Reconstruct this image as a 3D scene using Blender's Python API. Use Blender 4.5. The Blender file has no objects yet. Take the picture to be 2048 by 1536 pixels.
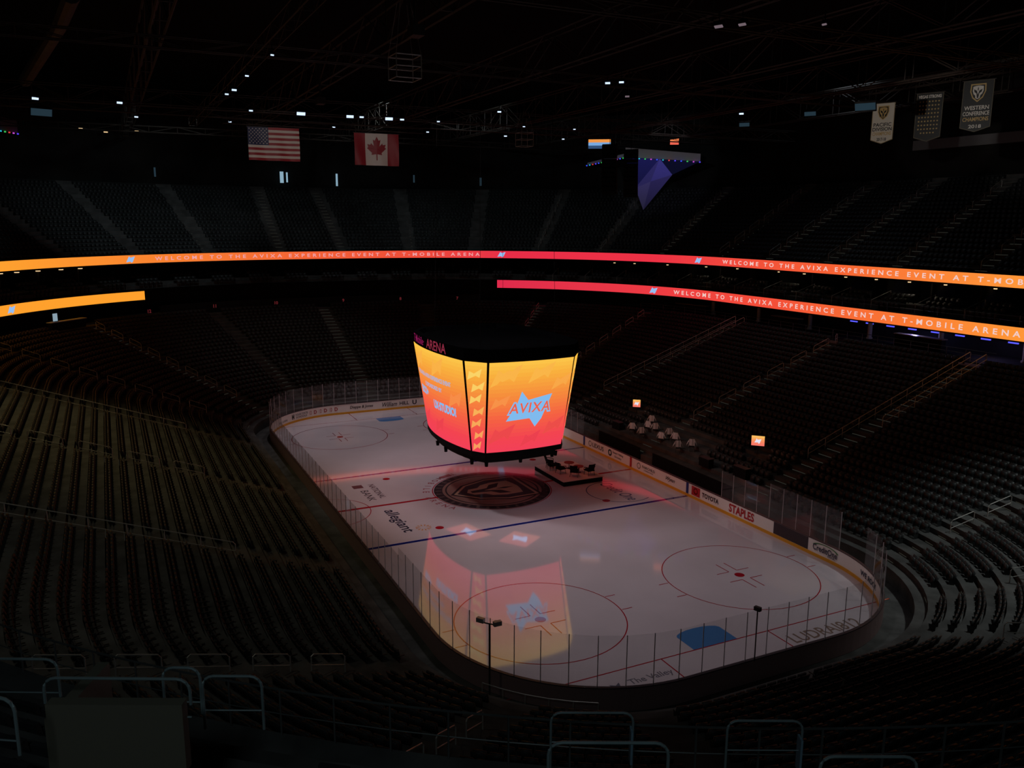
import bpy, math, random, numpy as np
from mathutils import Vector, Matrix
random.seed(7)
scene=bpy.context.scene
COL=bpy.context.collection
try:
    scene.view_settings.view_transform='Standard'
    scene.view_settings.look='None'
except Exception: pass
# ------------------------------------------------------------------ camera
CAM=np.array([57.422,-25.9795,20.7023]);YAW,PIT,ROL,FPX=0.4492,0.1922,0.0043,1675.4164
cf=np.array([-math.cos(YAW)*math.cos(PIT),math.sin(YAW)*math.cos(PIT),-math.sin(PIT)])
_r=np.array([math.sin(YAW),math.cos(YAW),0]);_u=np.cross(_r,cf)
cr=_r*math.cos(ROL)+_u*math.sin(ROL);cu=-_r*math.sin(ROL)+_u*math.cos(ROL)
cd=bpy.data.cameras.new('camera');cam=bpy.data.objects.new('camera',cd);COL.objects.link(cam)
cd.sensor_width=36;cd.lens=FPX/2048*36;cd.clip_start=.1;cd.clip_end=500
M=Matrix(((cr[0],cu[0],-cf[0],CAM[0]),(cr[1],cu[1],-cf[1],CAM[1]),(cr[2],cu[2],-cf[2],CAM[2]),(0,0,0,1)))
cam.matrix_world=M;scene.camera=cam
# ------------------------------------------------------------------ helpers
def lin(c):
    o=[]
    for x in c:
        x/=255.;o.append(x/12.92 if x<=.04045 else ((x+.055)/1.055)**2.4)
    return tuple(o)+(1.,)
def mat(name,col,rough=.6,metal=0.,noise=.25,scale=3.,ior=None,spec=None):
    m=bpy.data.materials.new(name);m.use_nodes=True;nt=m.node_tree;b=nt.nodes['Principled BSDF']
    b.inputs['Roughness'].default_value=rough;b.inputs['Metallic'].default_value=metal
    if ior:b.inputs['IOR'].default_value=ior
    if spec is not None:b.inputs['Specular IOR Level'].default_value=spec
    tc=nt.nodes.new('ShaderNodeTexCoord');n=nt.nodes.new('ShaderNodeTexNoise');n.inputs['Scale'].default_value=scale
    n.inputs['Detail'].default_value=3
    r=nt.nodes.new('ShaderNodeValToRGB')
    c=col if len(col)==4 else tuple(col)+(1,)
    r.color_ramp.elements[0].position=.3;r.color_ramp.elements[1].position=.7
    r.color_ramp.elements[0].color=tuple(x*(1-noise) for x in c[:3])+(1,)
    r.color_ramp.elements[1].color=tuple(min(1,x*(1+noise)) for x in c[:3])+(1,)
    nt.links.new(tc.outputs['Object'],n.inputs['Vector']);nt.links.new(n.outputs['Fac'],r.inputs['Fac']);nt.links.new(r.outputs['Color'],b.inputs['Base Color'])
    return m
def vmat(name,rough=.6,ior=1.45):
    m=bpy.data.materials.new(name);m.use_nodes=True;nt=m.node_tree;b=nt.nodes['Principled BSDF']
    a=nt.nodes.new('ShaderNodeVertexColor');a.layer_name='Col';nt.links.new(a.outputs['Color'],b.inputs['Base Color'])
    b.inputs['Roughness'].default_value=rough;b.inputs['IOR'].default_value=ior
    return m
def ledmat(name,strength=1.):
    m=bpy.data.materials.new(name);m.use_nodes=True;nt=m.node_tree;nt.nodes.clear()
    a=nt.nodes.new('ShaderNodeVertexColor');a.layer_name='Col';e=nt.nodes.new('ShaderNodeEmission');e.inputs['Strength'].default_value=strength
    o=nt.nodes.new('ShaderNodeOutputMaterial');nt.links.new(a.outputs['Color'],e.inputs['Color']);nt.links.new(e.outputs[0],o.inputs['Surface'])
    return m
def emit(name,col,s):
    m=bpy.data.materials.new(name);m.use_nodes=True;nt=m.node_tree;nt.nodes.clear()
    e=nt.nodes.new('ShaderNodeEmission');e.inputs['Color'].default_value=lin(col);e.inputs['Strength'].default_value=s
    o=nt.nodes.new('ShaderNodeOutputMaterial');nt.links.new(e.outputs[0],o.inputs['Surface']);return m
ICER,ICEI=.055,1.76
MAT={}
MAT['ice']=mat('ice_surface',(.62,.56,.61),ICER,0,.05,.25,ICEI)
MAT['icemark']=vmat('ice_paint',ICER,ior=ICEI)
MAT['paint']=vmat('painted_surface',.5)
MAT['led']=ledmat('led_surface',1.0)
MAT['ledhot']=ledmat('bright_led_surface',1.9)
MAT['concrete']=mat('dark_concrete',(.09,.09,.088),.9,0,.35,.8,spec=.2)
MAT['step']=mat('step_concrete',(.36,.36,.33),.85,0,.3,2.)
MAT['nosing_glow']=emit('step_nosing_added_glow',(120,120,108),.11)  # glow added to the step edges so the dark aisles show
MAT['dark']=mat('matte_black',(.008,.008,.009),.8,0,.2,2.,spec=.15)
MAT['void']=mat('deep_black_fabric',(.0035,.0035,.004),1.,0,.2,2.,spec=0.)
MAT['wall']=mat('dark_wall',(.018,.017,.016),.9,0,.3,.3,spec=.2)
MAT['ceil']=mat('ceiling_black',(.005,.004,.0038),.95,0,.3,.2,spec=.1)
MAT['truss']=mat('truss_steel',(.062,.05,.042),.6,.2,.3,1.)
MAT['seat']=mat('seat_plastic',(.028,.031,.032),.5,0,.3,.35)
MAT['seatb']=mat('seat_upholstery',(.026,.026,.028),.7,0,.25,3.)
MAT['frame']=mat('seat_iron',(.05,.05,.05),.5,.3,.2,3.)
MAT['cable']=mat('black_cable',(.012,.011,.011),.9,0,.2,3.,spec=.1)
MAT['rail']=mat('rail_steel',(.55,.55,.52),.45,.3,.15,2.)
MAT['railn']=mat('brushed_rail_steel',(.22,.29,.31),.45,.3,.15,2.)
MAT['raild']=mat('dark_rail_steel',(.12,.13,.13),.4,.4,.15,2.)
MAT['board']=vmat('board_plastic',.35)
MAT['post']=mat('aluminium',(.6,.58,.6),.4,.5,.1,3.)
MAT['cloth']=mat('white_cloth',(.72,.70,.70),.9,0,.1,4.)
def glassmat():
    m=bpy.data.materials.new('rink_glass');m.use_nodes=True;nt=m.node_tree;nt.nodes.clear();N=nt.nodes.new;L=nt.links.new
    t=N('ShaderNodeBsdfTransparent');t.inputs['Color'].default_value=(.93,.94,.94,1)
    g=N('ShaderNodeBsdfGlossy');g.inputs['Roughness'].default_value=.02
    d=N('ShaderNodeBsdfDiffuse');d.inputs['Color'].default_value=(.6,.6,.6,1)
    ge=N('ShaderNodeNewGeometry');dt=N('ShaderNodeVectorMath');dt.operation='DOT_PRODUCT';L(ge.outputs['Normal'],dt.inputs[0]);L(ge.outputs['Incoming'],dt.inputs[1])
    ab=N('ShaderNodeMath');ab.operation='ABSOLUTE';L(dt.outputs['Value'],ab.inputs[0])
    su=N('ShaderNodeMath');su.operation='SUBTRACT';su.inputs[0].default_value=1.;L(ab.outputs[0],su.inputs[1])
    pw=N('ShaderNodeMath');pw.operation='POWER';pw.inputs[1].default_value=5.;L(su.outputs[0],pw.inputs[0])
    ml=N('ShaderNodeMath');ml.operation='MULTIPLY_ADD';ml.inputs[1].default_value=.85;ml.inputs[2].default_value=.06;L(pw.outputs[0],ml.inputs[0])
    mx=N('ShaderNodeMixShader');L(ml.outputs[0],mx.inputs[0]);L(t.outputs[0],mx.inputs[1]);L(g.outputs[0],mx.inputs[2])
    n=N('ShaderNodeTexNoise');n.inputs['Scale'].default_value=1.5;mr=N('ShaderNodeMapRange');mr.inputs['To Min'].default_value=.02;mr.inputs['To Max'].default_value=.06
    L(n.outputs['Fac'],mr.inputs['Value'])
    m2=N('ShaderNodeMixShader');L(mr.outputs[0],m2.inputs[0]);L(mx.outputs[0],m2.inputs[1]);L(d.outputs[0],m2.inputs[2])
    o=N('ShaderNodeOutputMaterial');L(m2.outputs[0],o.inputs['Surface']);return m
MAT['glass']=glassmat()

class MB:
    def __init__(s):s.v=[];s.f=[];s.c=[];s.mi=[]
    def add(s,vs,fs,col=(1,1,1,1),mi=0):
        b=len(s.v);s.v+= [tuple(map(float,p)) for p in vs]
        for f in fs:s.f.append(tuple(b+i for i in f));s.c.append(col);s.mi.append(mi)
        return s
    def poly(s,pts,col=(1,1,1,1)):return s.add(pts,[tuple(range(len(pts)))],col)
    def box(s,c,d,col=(1,1,1,1),rz=0.,ax=None,mi=0):
        c=np.array(c,float)
        if ax is None:ax=(np.array([math.cos(rz),math.sin(rz),0]),np.array([-math.sin(rz),math.cos(rz),0]),np.array([0,0,1.]))
        vs=[c+ax[0]*d[0]/2*a+ax[1]*d[1]/2*b+ax[2]*d[2]/2*e for e in(-1,1) for b in(-1,1) for a in(-1,1)]
        return s.add(vs,[(0,2,3,1),(4,5,7,6),(0,1,5,4),(2,6,7,3),(0,4,6,2),(1,3,7,5)],col,mi)
    def tube(s,pts,r,n=6,col=(1,1,1,1)):
        pts=[np.array(p,float) for p in pts];rings=[]
        for i,p in enumerate(pts):
            t=pts[min(i+1,len(pts)-1)]-pts[max(i-1,0)];t/=max(np.linalg.norm(t),1e-9)
            a=np.array([0,0,1.]) if abs(t[2])<.9 else np.array([1.,0,0])
            x=np.cross(t,a);x/=np.linalg.norm(x);y=np.cross(t,x)
            rings.append([p+r*(math.cos(2*math.pi*k/n)*x+math.sin(2*math.pi*k/n)*y) for k in range(n)])
        vs=[q for R in rings for q in R];fs=[]
        for i in range(len(pts)-1):
            for k in range(n):
                k2=(k+1)%n;fs.append((i*n+k,i*n+k2,(i+1)*n+k2,(i+1)*n+k))
        fs.append(tuple(range(n))[::-1]);fs.append(tuple(range((len(pts)-1)*n,len(pts)*n)))
        return s.add(vs,fs,col)
    def grid(s,fn,nu,nv,colfn):
        vs=[fn(i/nu,j/nv) for j in range(nv+1) for i in range(nu+1)]
        b=len(s.v);s.v+=[tuple(map(float,p)) for p in vs]
        for j in range(nv):
            for i in range(nu):
                s.f.append((b+j*(nu+1)+i,b+j*(nu+1)+i+1,b+(j+1)*(nu+1)+i+1,b+(j+1)*(nu+1)+i));s.c.append(colfn((i+.5)/nu,(j+.5)/nv));s.mi.append(0)
        return s
    def cyl(s,c,r,h,n=16,col=(1,1,1,1),r2=None):
        r2=r if r2 is None else r2
        vs=[(c[0]+r*math.cos(2*math.pi*k/n),c[1]+r*math.sin(2*math.pi*k/n),c[2]) for k in range(n)]+[(c[0]+r2*math.cos(2*math.pi*k/n),c[1]+r2*math.sin(2*math.pi*k/n),c[2]+h) for k in range(n)]
        return s.add(vs,[(k,(k+1)%n,n+(k+1)%n,n+k) for k in range(n)]+[tuple(range(n))[::-1],tuple(range(n,2*n))],col)
    def mesh(s,name,m,vcol=False,smooth=False,m2=None):
        me=bpy.data.meshes.new(name);me.from_pydata(s.v,[],s.f);me.materials.append(MAT[m] if isinstance(m,str) else m)
        if m2:
            me.materials.append(MAT[m2]);me.polygons.foreach_set('material_index',s.mi)
        if vcol:
            ca=me.color_attributes.new('Col','FLOAT_COLOR','CORNER');out=[]
            for f,c in zip(s.f,s.c):
                c=tuple(c)[:4] if len(c)>=4 else tuple(c)+(1.,)
                out+=list(c)*len(f)
            ca.data.foreach_set('color',out)
        if smooth:
            me.polygons.foreach_set('use_smooth',[True]*len(me.polygons))
        me.update();return me
def O(name,me=None,parent=None,label=None,cat=None,group=None,kind=None,loc=None,rz=None):
    o=bpy.data.objects.new(name,me);COL.objects.link(o)
    if parent:o.parent=parent
    if label:o['label']=label
    if cat:o['category']=cat
    if group:o['group']=group
    if kind:o['kind']=kind
    if loc is not None:o.location=loc
    if rz is not None:o.rotation_euler[2]=rz
    return o
def textverts(body,bold=0.,spacing=1.,shear=0.):
    cu_=bpy.data.curves.new('t','FONT');cu_.body=body;cu_.size=1.;cu_.align_x='CENTER';cu_.align_y='CENTER';cu_.offset=bold;cu_.space_character=spacing;cu_.shear=shear;cu_.resolution_u=3
    ob=bpy.data.objects.new('t',cu_);COL.objects.link(ob);bpy.context.view_layer.update()
    dg=bpy.context.evaluated_depsgraph_get();me=bpy.data.meshes.new_from_object(ob.evaluated_get(dg))
    vs=np.array([v.co[:] for v in me.vertices]);fs=[tuple(p.vertices) for p in me.polygons]
    bpy.data.objects.remove(ob);bpy.data.curves.remove(cu_);bpy.data.meshes.remove(me)
    lo,hi=vs.min(0),vs.max(0);vs=(vs-(lo+hi)/2);return vs,fs,(hi-lo)
def text(mb,body,fn,w=None,h=None,col=(0,0,0,1),bold=0.,spacing=1.,shear=0.):
    vs,fs,sz=textverts(body,bold,spacing,shear)
    sx=(w/sz[0]) if w else None;sy=(h/sz[1]) if h else None
    if sx is None:sx=sy
    if sy is None:sy=sx
    mb.add([fn(a*sx,b*sy) for a,b,_ in vs],fs,col);return mb
def flat(o,dx,dy):
    o=np.array(o,float);dx=np.array(dx,float);dy=np.array(dy,float)
    return lambda a,b:o+dx*a+dy*b
# helmet-and-shield emblem, unit coordinates
E_SH=[(-1,1.15),(1,1.15),(1.05,.1),(.7,-.8),(0,-1.4),(-.7,-.8),(-1.05,.1)]
E_HE=[(-.80,.92),(-.35,1.02),(0,1.06),(.35,1.02),(.80,.92),(.84,.2),(.66,-.32),(.40,-.55),(.34,-.98),(0,-1.16),(-.34,-.98),(-.40,-.55),(-.66,-.32),(-.84,.2)]
E_V=[(-.66,.50),(-.20,.22),(0,-.42),(.20,.22),(.66,.50),(.56,.02),(.22,-.22),(.11,-.98),(-.11,-.98),(-.22,-.22),(-.56,.02)]
E_CR=[(0,.86),(.09,.5),(0,.08),(-.09,.5)]
# ------------------------------------------------------------------ rounded-rect path
HX,HY,RC=30.48,12.95,8.53
AX,AY=HX-RC,HY-RC
Q1=AY;Q2=AY+90;Q3=Q2+2*AX;Q4=Q3+90;QT=Q4+AY
def pt(q,d):
    s=1 if q>=0 else -1;a=abs(q)
    if a<=Q1:p=(-HX-d,a);n=(-1,0)
    elif a<=Q2:
        t=math.radians(a-Q1);n=(-math.cos(t),math.sin(t));p=(-AX+n[0]*(RC+d),AY+n[1]*(RC+d))
    elif a<=Q3:p=(-AX+(a-Q2),HY+d);n=(0,1)
    elif a<=Q4:
        t=math.radians(a-Q3);n=(math.sin(t),math.cos(t));p=(AX+n[0]*(RC+d),AY+n[1]*(RC+d))
    else:p=(HX+d,AY-(a-Q4));n=(1,0)
    return np.array([p[0],s*p[1]]),np.array([n[0],s*n[1]])
def s2q(s,d):
    g=1 if s>=0 else -1;a=abs(s);k=math.pi/180*(RC+d)
    if a<=AY:q=a
    elif a<=AY+90*k:q=AY+(a-AY)/k
    elif a<=AY+90*k+2*AX:q=Q2+a-AY-90*k
    elif a<=AY+180*k+2*AX:q=Q3+(a-AY-90*k-2*AX)/k
    else:q=Q4+a-(AY+180*k+2*AX)
    return g*q
def q2s(q,d):
    g=1 if q>=0 else -1;a=abs(q);k=math.pi/180*(RC+d)
    if a<=Q1:s=a
    elif a<=Q2:s=AY+(a-Q1)*k
    elif a<=Q3:s=AY+90*k+a-Q2
    elif a<=Q4:s=AY+90*k+2*AX+(a-Q3)*k
    else:s=AY+180*k+2*AX+a-Q4
    return g*s
def X2q(X):return Q2+X+AX
def qs(q0,q1,ds=5.):
    br=[b for b in (-QT,-Q4,-Q3,-Q2,-Q1,Q1,Q2,Q3,Q4,QT) if q0<b<q1];pts=[q0]+br+[q1];out=[]
    for a,b in zip(pts,pts[1:]):
        m=(abs(a)+abs(b))/2;corner=(Q1<m<Q2) or (Q3<m<Q4)
        n=max(1,int(math.ceil((b-a)/(ds if corner else 8.))))
        out+=[a+(b-a)*i/n for i in range(n)]
    return out+[q1]
def sweep(mb,prof,q0=-QT,q1=QT,col=(1,1,1,1),ds=5.,colfn=None):
    Q=qs(q0,q1,ds);n=len(prof);vs=[]
    for q in Q:
        for d,z in prof:
            p,_=pt(q,d);vs.append((p[0],p[1],z))
    b=len(mb.v);mb.v+=vs
    for i in range(len(Q)-1):
        for k in range(n-1):
            mb.f.append((b+i*n+k,b+i*n+k+1,b+(i+1)*n+k+1,b+(i+1)*n+k));mb.mi.append(0);mb.c.append(colfn((Q[i]+Q[i+1])/2) if colfn else col)
    return mb
def onpath(d,s0,z0):
    def f(a,b):
        p,n=pt(s2q(s0+a,d),d);return (p[0],p[1],z0+b)
    return f
def proj(p):
    D=np.array(p,float)-CAM;z=D@cf
    return 1024+FPX*(D@cr)/z,768-FPX*(D@cu)/z,z
# ------------------------------------------------------------------ structure shell
mb=MB();mb.poly([(-90,-75,-.02),(75,-75,-.02),(75,75,-.02),(-90,75,-.02)])
O('floor',mb.mesh('floor','concrete'),label='dark concrete arena event floor around the ice',kind='structure')
mb=MB();mb.poly([(-90,-75,37),(-90,75,37),(75,75,37),(75,-75,37)])
O('ceiling',mb.mesh('ceiling','ceil'),label='black arena roof deck',kind='structure')
mb=MB();sweep(mb,[(48.6,25.),(48.6,37)]);O('wall_perimeter',mb.mesh('wall','wall'),label='black perimeter wall above the upper seats',kind='structure')
mb=MB();sweep(mb,[(48.5,29.0),(47.6,29.0),(47.6,30.1),(48.5,30.1)],X2q(-14),Q3+60,col=lin((120,120,122)));O('trim_1',mb.mesh('trim','paint',True),label='grey horizontal fascia beam on the upper wall',kind='structure')
mb=MB();sweep(mb,[(25.9,9.25),(31.5,9.25),(31.5,12.2),(36,12.2),(36,15.9),(30,15.9)]);O('wall_suites',mb.mesh('wall','wall'),label='dark suite and concourse recess walls',kind='structure')
# ------------------------------------------------------------------ terraces
def zlow(i):return .9+.306*i
NL=27
mb=MB();pr=[(1.6,0),(1.6,zlow(0))]
for i in range(NL+1):
    d=1.6+.6+.85*i;pr+=[(d,zlow(i)),(d,zlow(i+1))] if i<NL else [(d+.6,zlow(i))]
sweep(mb,pr);O('floor',mb.mesh('t','concrete'),label='dark stepped concrete terrace of the lower bowl',kind='structure')
ZU0=16.1;NU=21
mb=MB();pr=[(28.3,15.6),(28.3,ZU0)]
def zup(i):return ZU0+.455*i
for i in range(NU):
    d=29.2+.85*i;pr+=[(d,zup(i)),(d,zup(i+1))]
pr+=[(48.5,zup(NU))]
sweep(mb,pr,-150,QT);O('floor',mb.mesh('t','concrete'),label='dark stepped concrete terrace of the upper bowl',kind='structure')
QN0,QN1=-228.,-(Q3+20.)
NN=13
def znd(i):return 12.6+.455*i
mb=MB();pr=[(24.5,11.6),(21.7,12.1),(21.7,12.65)]
for i in range(NN):
    d=22.7+.85*i;pr+=[(d,znd(i)),(d,znd(i+1))]
pr+=[(35.5,znd(NN))]
sweep(mb,pr,QN0,QN1,ds=3.);O('floor',mb.mesh('t','concrete'),label='dark stepped concrete terrace of the near corner deck',kind='structure')
# ------------------------------------------------------------------ aisles
LA=[0]+[g*q for g in(-1,1) for q in (Q1+17,Q1+45,Q1+73,X2q(-16.6),X2q(-2),X2q(12.6),Q3+16,Q3+44,Q3+72)]+[QT]
UA=[g*q for g in(-1,1) for q in [Q1]+[Q1+14*k for k in range(1,7)]+[X2q(x) for x in(-17.5,-8.7,0,8.7,17.5)]]
NA=[-(Q3+a) for a in (31,50.3,59,63.8,78)]
def stairs(q,d0,z0,rise,n,w=1.3):
    mb=MB();p,nrm=pt(q,0);t=np.array([-nrm[1],nrm[0]]);ax=(np.array([t[0],t[1],0]),np.array([nrm[0],nrm[1],0]),np.array([0,0,1.]))
    for i in range(n):
        c,_=pt(q,d0+.85*i+.62);z=z0+rise*i
        mb.box((c[0],c[1],z+rise/4),(w,.46,rise/2),ax=ax)
        c,_=pt(q,d0+.85*i+.2);mb.box((c[0],c[1],z+.01),(w,.42,.02),ax=ax)
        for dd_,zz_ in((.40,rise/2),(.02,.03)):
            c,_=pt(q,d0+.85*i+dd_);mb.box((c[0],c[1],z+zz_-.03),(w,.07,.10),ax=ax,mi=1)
    return mb.mesh('stairs','step',m2='nosing_glow')
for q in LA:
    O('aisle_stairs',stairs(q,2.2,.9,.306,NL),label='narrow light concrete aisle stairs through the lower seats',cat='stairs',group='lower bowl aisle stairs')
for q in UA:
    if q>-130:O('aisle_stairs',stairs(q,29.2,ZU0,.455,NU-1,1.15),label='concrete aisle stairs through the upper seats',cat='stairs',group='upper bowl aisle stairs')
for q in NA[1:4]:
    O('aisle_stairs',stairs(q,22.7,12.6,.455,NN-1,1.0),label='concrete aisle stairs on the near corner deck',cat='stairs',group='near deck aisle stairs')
# ------------------------------------------------------------------ seats
def rowseats(d,z,aisles,q0=-QT,q1=QT,sp=.56,gap=.85,skip=None):
    out=[];A=sorted([q2s(a,d) for a in aisles]);s0,s1=q2s(q0,d),q2s(q1,d)
    A=[s0-gap]+[a for a in A if s0<a<s1]+[s1+gap]
    for a,b in zip(A,A[1:]):
        L=(b-a)-2*gap;n=int(L/sp)
        if n<1:continue
        for k in range(n):
            s=a+gap+(L-n*sp)/2+sp*(k+.5);q=s2q(s,d);p,nr=pt(q,d)
            if skip and skip(p,d):continue
            out.append((p[0],p[1],z,nr[0],nr[1]))
    return out
seats=[];near=[]
DP,_dn=pt(s2q(-33.5,25),25.2)
def bench(p,d):
    if np.linalg.norm(p-DP)<3.2 and d>23.5:return True
    if p[1]<0:return False
    if -10<p[0]<11.5 and d<3.3:return True
    for (x,y) in((6.1,16.0),(9.6,16.6),(-7.3,16.3)):
        if abs(p[0]-x)<1. and abs(p[1]-y)<.7:return True
    return (-6.4<p[0]<4.2 and d<6.2) or (math.hypot(p[0]+8.7,p[1]-19.3)<1.2) or (math.hypot(p[0]-8.1,p[1]-19.4)<1.2)
for i in range(NL):
    seats+=rowseats(2.2+.85*i+.5,zlow(i),LA,skip=bench)
for i in range(NU-1):
    seats+=rowseats(29.2+.85*i+.5,zup(i),UA,-150,QT)
par=np.array([48.2,-26.25])
for i in range(NN-1):
    near+=rowseats(22.7+.85*i+.5,znd(i),NA,QN0,QN1,skip=lambda p,d:np.linalg.norm(p-par)<1.2)
def vis(S,mx,my):
    S=np.array(S);D=S[:,:3]+np.array([0,0,.5])-CAM;z=D@cf
    x=1024+FPX*(D@cr)/z;y=768-FPX*(D@cu)/z
    return S[(z>1)&(x>-mx)&(x<2048+mx)&(y>-my)&(y<1536+my)]
seats=vis(seats,300,120);near=vis(near,250,250)
nd=np.linalg.norm(near[:,:3]-CAM,axis=1);near=near[np.argsort(nd)];near=near[np.sort(nd)>3.0]
DL=np.linalg.norm(seats[:,:3]-CAM,axis=1)
D_=seats[:,:3]+np.array([0,0,.5])-CAM;zz=D_@cf;yy=768-FPX*(D_@cu)/zz;xx=1024+FPX*(D_@cr)/zz
cand=np.where((yy<1330+.04*xx)&(xx>20)&(xx<2030))[0];cand=cand[np.argsort(DL[cand])]
inv=[k for k in range(len(near)) if (lambda q:(-10<q[0]<2060 and q[1]<1530))(proj(near[k,:3]+np.array([0,0,.8])))]
inv=inv[:180]
ind_near=near[inv];rest_near=np.delete(near,inv,0)
nlow=300-len(ind_near);ind_low=seats[cand[:nlow]];rest=np.delete(seats,cand[:nlow],0)
def seatparts():
    back=MB()
    def fb(u,v,o):
        x=(u-.5)*.49*(1-.12*max(0,v-.6));return (x,.10+.16*v+.03*(1-(2*u-1)**2)+o,.44+.44*v)
    back.grid(lambda u,v:fb(u,v,0),4,3,lambda u,v:(1,1,1,1));back.grid(lambda u,v:fb(1-u,v,.05),4,3,lambda u,v:(1,1,1,1))
    back.add([fb(i/4,1,0) for i in range(5)]+[fb(i/4,1,.05) for i in range(5)],[(i,i+1,i+6,i+5) for i in range(4)])
    back.add([fb(0,j/3,0) for j in range(4)]+[fb(0,j/3,.05) for j in range(4)],[(i,i+1,i+5,i+4) for i in range(3)])
    back.add([fb(1,j/3,0) for j in range(4)]+[fb(1,j/3,.05) for j in range(4)],[(i,i+1,i+5,i+4) for i in range(3)])
    pan=MB();pan.box((0,.03,.63),(.44,.07,.40),ax=(np.array([1.,0,0]),np.array([0,.98,-.18]),np.array([0,.18,.98])))
    fr=MB()
    for x in(-.27,.27):
        fr.box((x,.08,.30),(.03,.07,.60));fr.box((x,.08,.015),(.05,.22,.03));fr.box((x,-.02,.62),(.05,.36,.035))
    fr.box((0,.10,.42),(.56,.04,.04))
    return back,pan,fr
bk,pn,fr=seatparts()
mbk,mpn,mfr=bk.mesh('backrest','seat'),pn.mesh('seat_pan','seatb'),fr.mesh('seat_frame','frame')
proto=None
def mkseat(S,label,group):
    global proto
    rz=math.atan2(S[4],S[3])-math.pi/2
    if proto is None:
        e=bpy.data.objects.new('stadium_seat',None);e.empty_display_size=.2
        cs=[bpy.data.objects.new(n,m) for n,m in(('backrest',mbk),('seat_pan',mpn),('seat_frame',mfr))]
        proto=(e,cs);o=e;kids=cs
    else:
        o=proto[0].copy();kids=[c.copy() for c in proto[1]]
    COL.objects.link(o);o.location=(S[0],S[1],S[2]);o.rotation_euler=(0,0,rz);o['label']=label;o['category']='seat';o['group']=group
    for c in kids:COL.objects.link(c);c.parent=o
for S in ind_near:mkseat(S,'dark folded tip-up stadium seat on the near deck','folded seats on the near deck')
for S in ind_low:mkseat(S,'dark folded tip-up stadium seat in the lower bowl','folded seats in the lower bowl')
def bulk(S,name,label):
    t=MB();t.box((0,.19,.66),(.49,.05,.46),ax=(np.array([1.,0,0]),np.array([0,.95,-.3]),np.array([0,.3,.95])))
    t.box((0,.03,.62),(.44,.08,.40),ax=(np.array([1.,0,0]),np.array([0,.98,-.18]),np.array([0,.18,.98])))
    t.add([(.27,-.15,.62),(.27,.2,.62),(.27,.15,0),(.27,.0,0)],[(0,1,2,3)])
    V=np.array(t.v);F=[f for f in t.f];n=len(S);T=np.stack([S[:,4],-S[:,3]],1);N=S[:,3:5]
    P=np.zeros((n,len(V),3));P[:,:,:2]=S[:,None,:2]+T[:,None,:]*V[None,:,0:1]+N[:,None,:]*V[None,:,1:2];P[:,:,2]=S[:,None,2]+V[None,:,2]
    me=bpy.data.meshes.new(name);fa=np.array(F)
    allf=(fa[None]+(np.arange(n)*len(V))[:,None,None]).reshape(-1,4)
    me.vertices.add(n*len(V));me.vertices.foreach_set('co',P.reshape(-1))
    me.loops.add(allf.size);me.loops.foreach_set('vertex_index',allf.reshape(-1).astype(np.int32))
    me.polygons.add(len(allf));me.polygons.foreach_set('loop_start',np.arange(0,allf.size,4,dtype=np.int32));me.polygons.foreach_set('loop_total',np.full(len(allf),4,dtype=np.int32))
    me.update(calc_edges=True);me.validate();me.materials.append(MAT['seat'])
    O(name,me,label=label,cat='seats',kind='stuff')
bulk(np.concatenate([rest,rest_near]),'stadium_seats','thousands of dark folded stadium seats around the bowl')
# ------------------------------------------------------------------ handrails
def rail_line(q,off,d0,d1,z0,slope,label,group,seg=None,h=.95,r=.028):
    p,n=pt(q,0);t=np.array([-n[1],n[0]])
    def P(d,hh):
        c,_=pt(q,d);return (c[0]+t[0]*off,c[1]+t[1]*off,z0+slope*(d-2.2)+hh)
    if seg is None:L=[(d0,d1)]
    else:
        L=[];d=d0
        while d<d1:L.append((d,min(d+seg,d1)));d+=seg+.9
    for a,b in L:
        mb=MB()
        mb.tube([P(a,.1),P(a,h-.1),P(a+.1,h)]+[P(b-.1,h),P(b,h-.1),P(b,.1)],r,5)
        mb.tube([P(a,h*.5),P(b,h*.5)],r*.8,5)
        if seg is None:
            d=a+1.7
            while d<b-.5:mb.tube([P(d,0),P(d,h)],r*.9,5);d+=1.7
        x,y,_z=proj(P((a+b)/2,h))
        if -150<x<2200 and -100<y<1600:O('handrail',mb.mesh('rail','rail'),label=label,cat='handrail',group=group)
for g in(-1,1):
    for X in(-16.6,-2,12.6):
        q=g*X2q(X)
        if X!=-2:
            rail_line(q,.72,8.,25.4,.9,.36,'long steel guard rail beside the lower bowl aisle','lower aisle rails')
            if g>0:rail_line(q,-.72,14.,25.4,.9,.36,'steel guard rail on the upper half of the aisle','lower aisle rails')
        else:rail_line(q,0,8.,25.,.9,.36,'steel loop handrail in the middle of a lower aisle','lower aisle loop rails',seg=1.9)
for q in [Q1+45,Q1+73,-(Q1+45),-(Q1+73),-(Q3+16),-(Q3+44),Q3+16,Q3+44,Q3+72]:
    rail_line(q,0,6.,24.,.9,.36,'steel loop handrail in the middle of a lower aisle','lower aisle loop rails',seg=1.5)
for q in UA:
    if q>Q1+30:rail_line(q,0,30.,45.,ZU0-.535*27,.535,'steel loop handrail in an upper bowl aisle','upper aisle loop rails',seg=1.6,r=.03)
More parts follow.
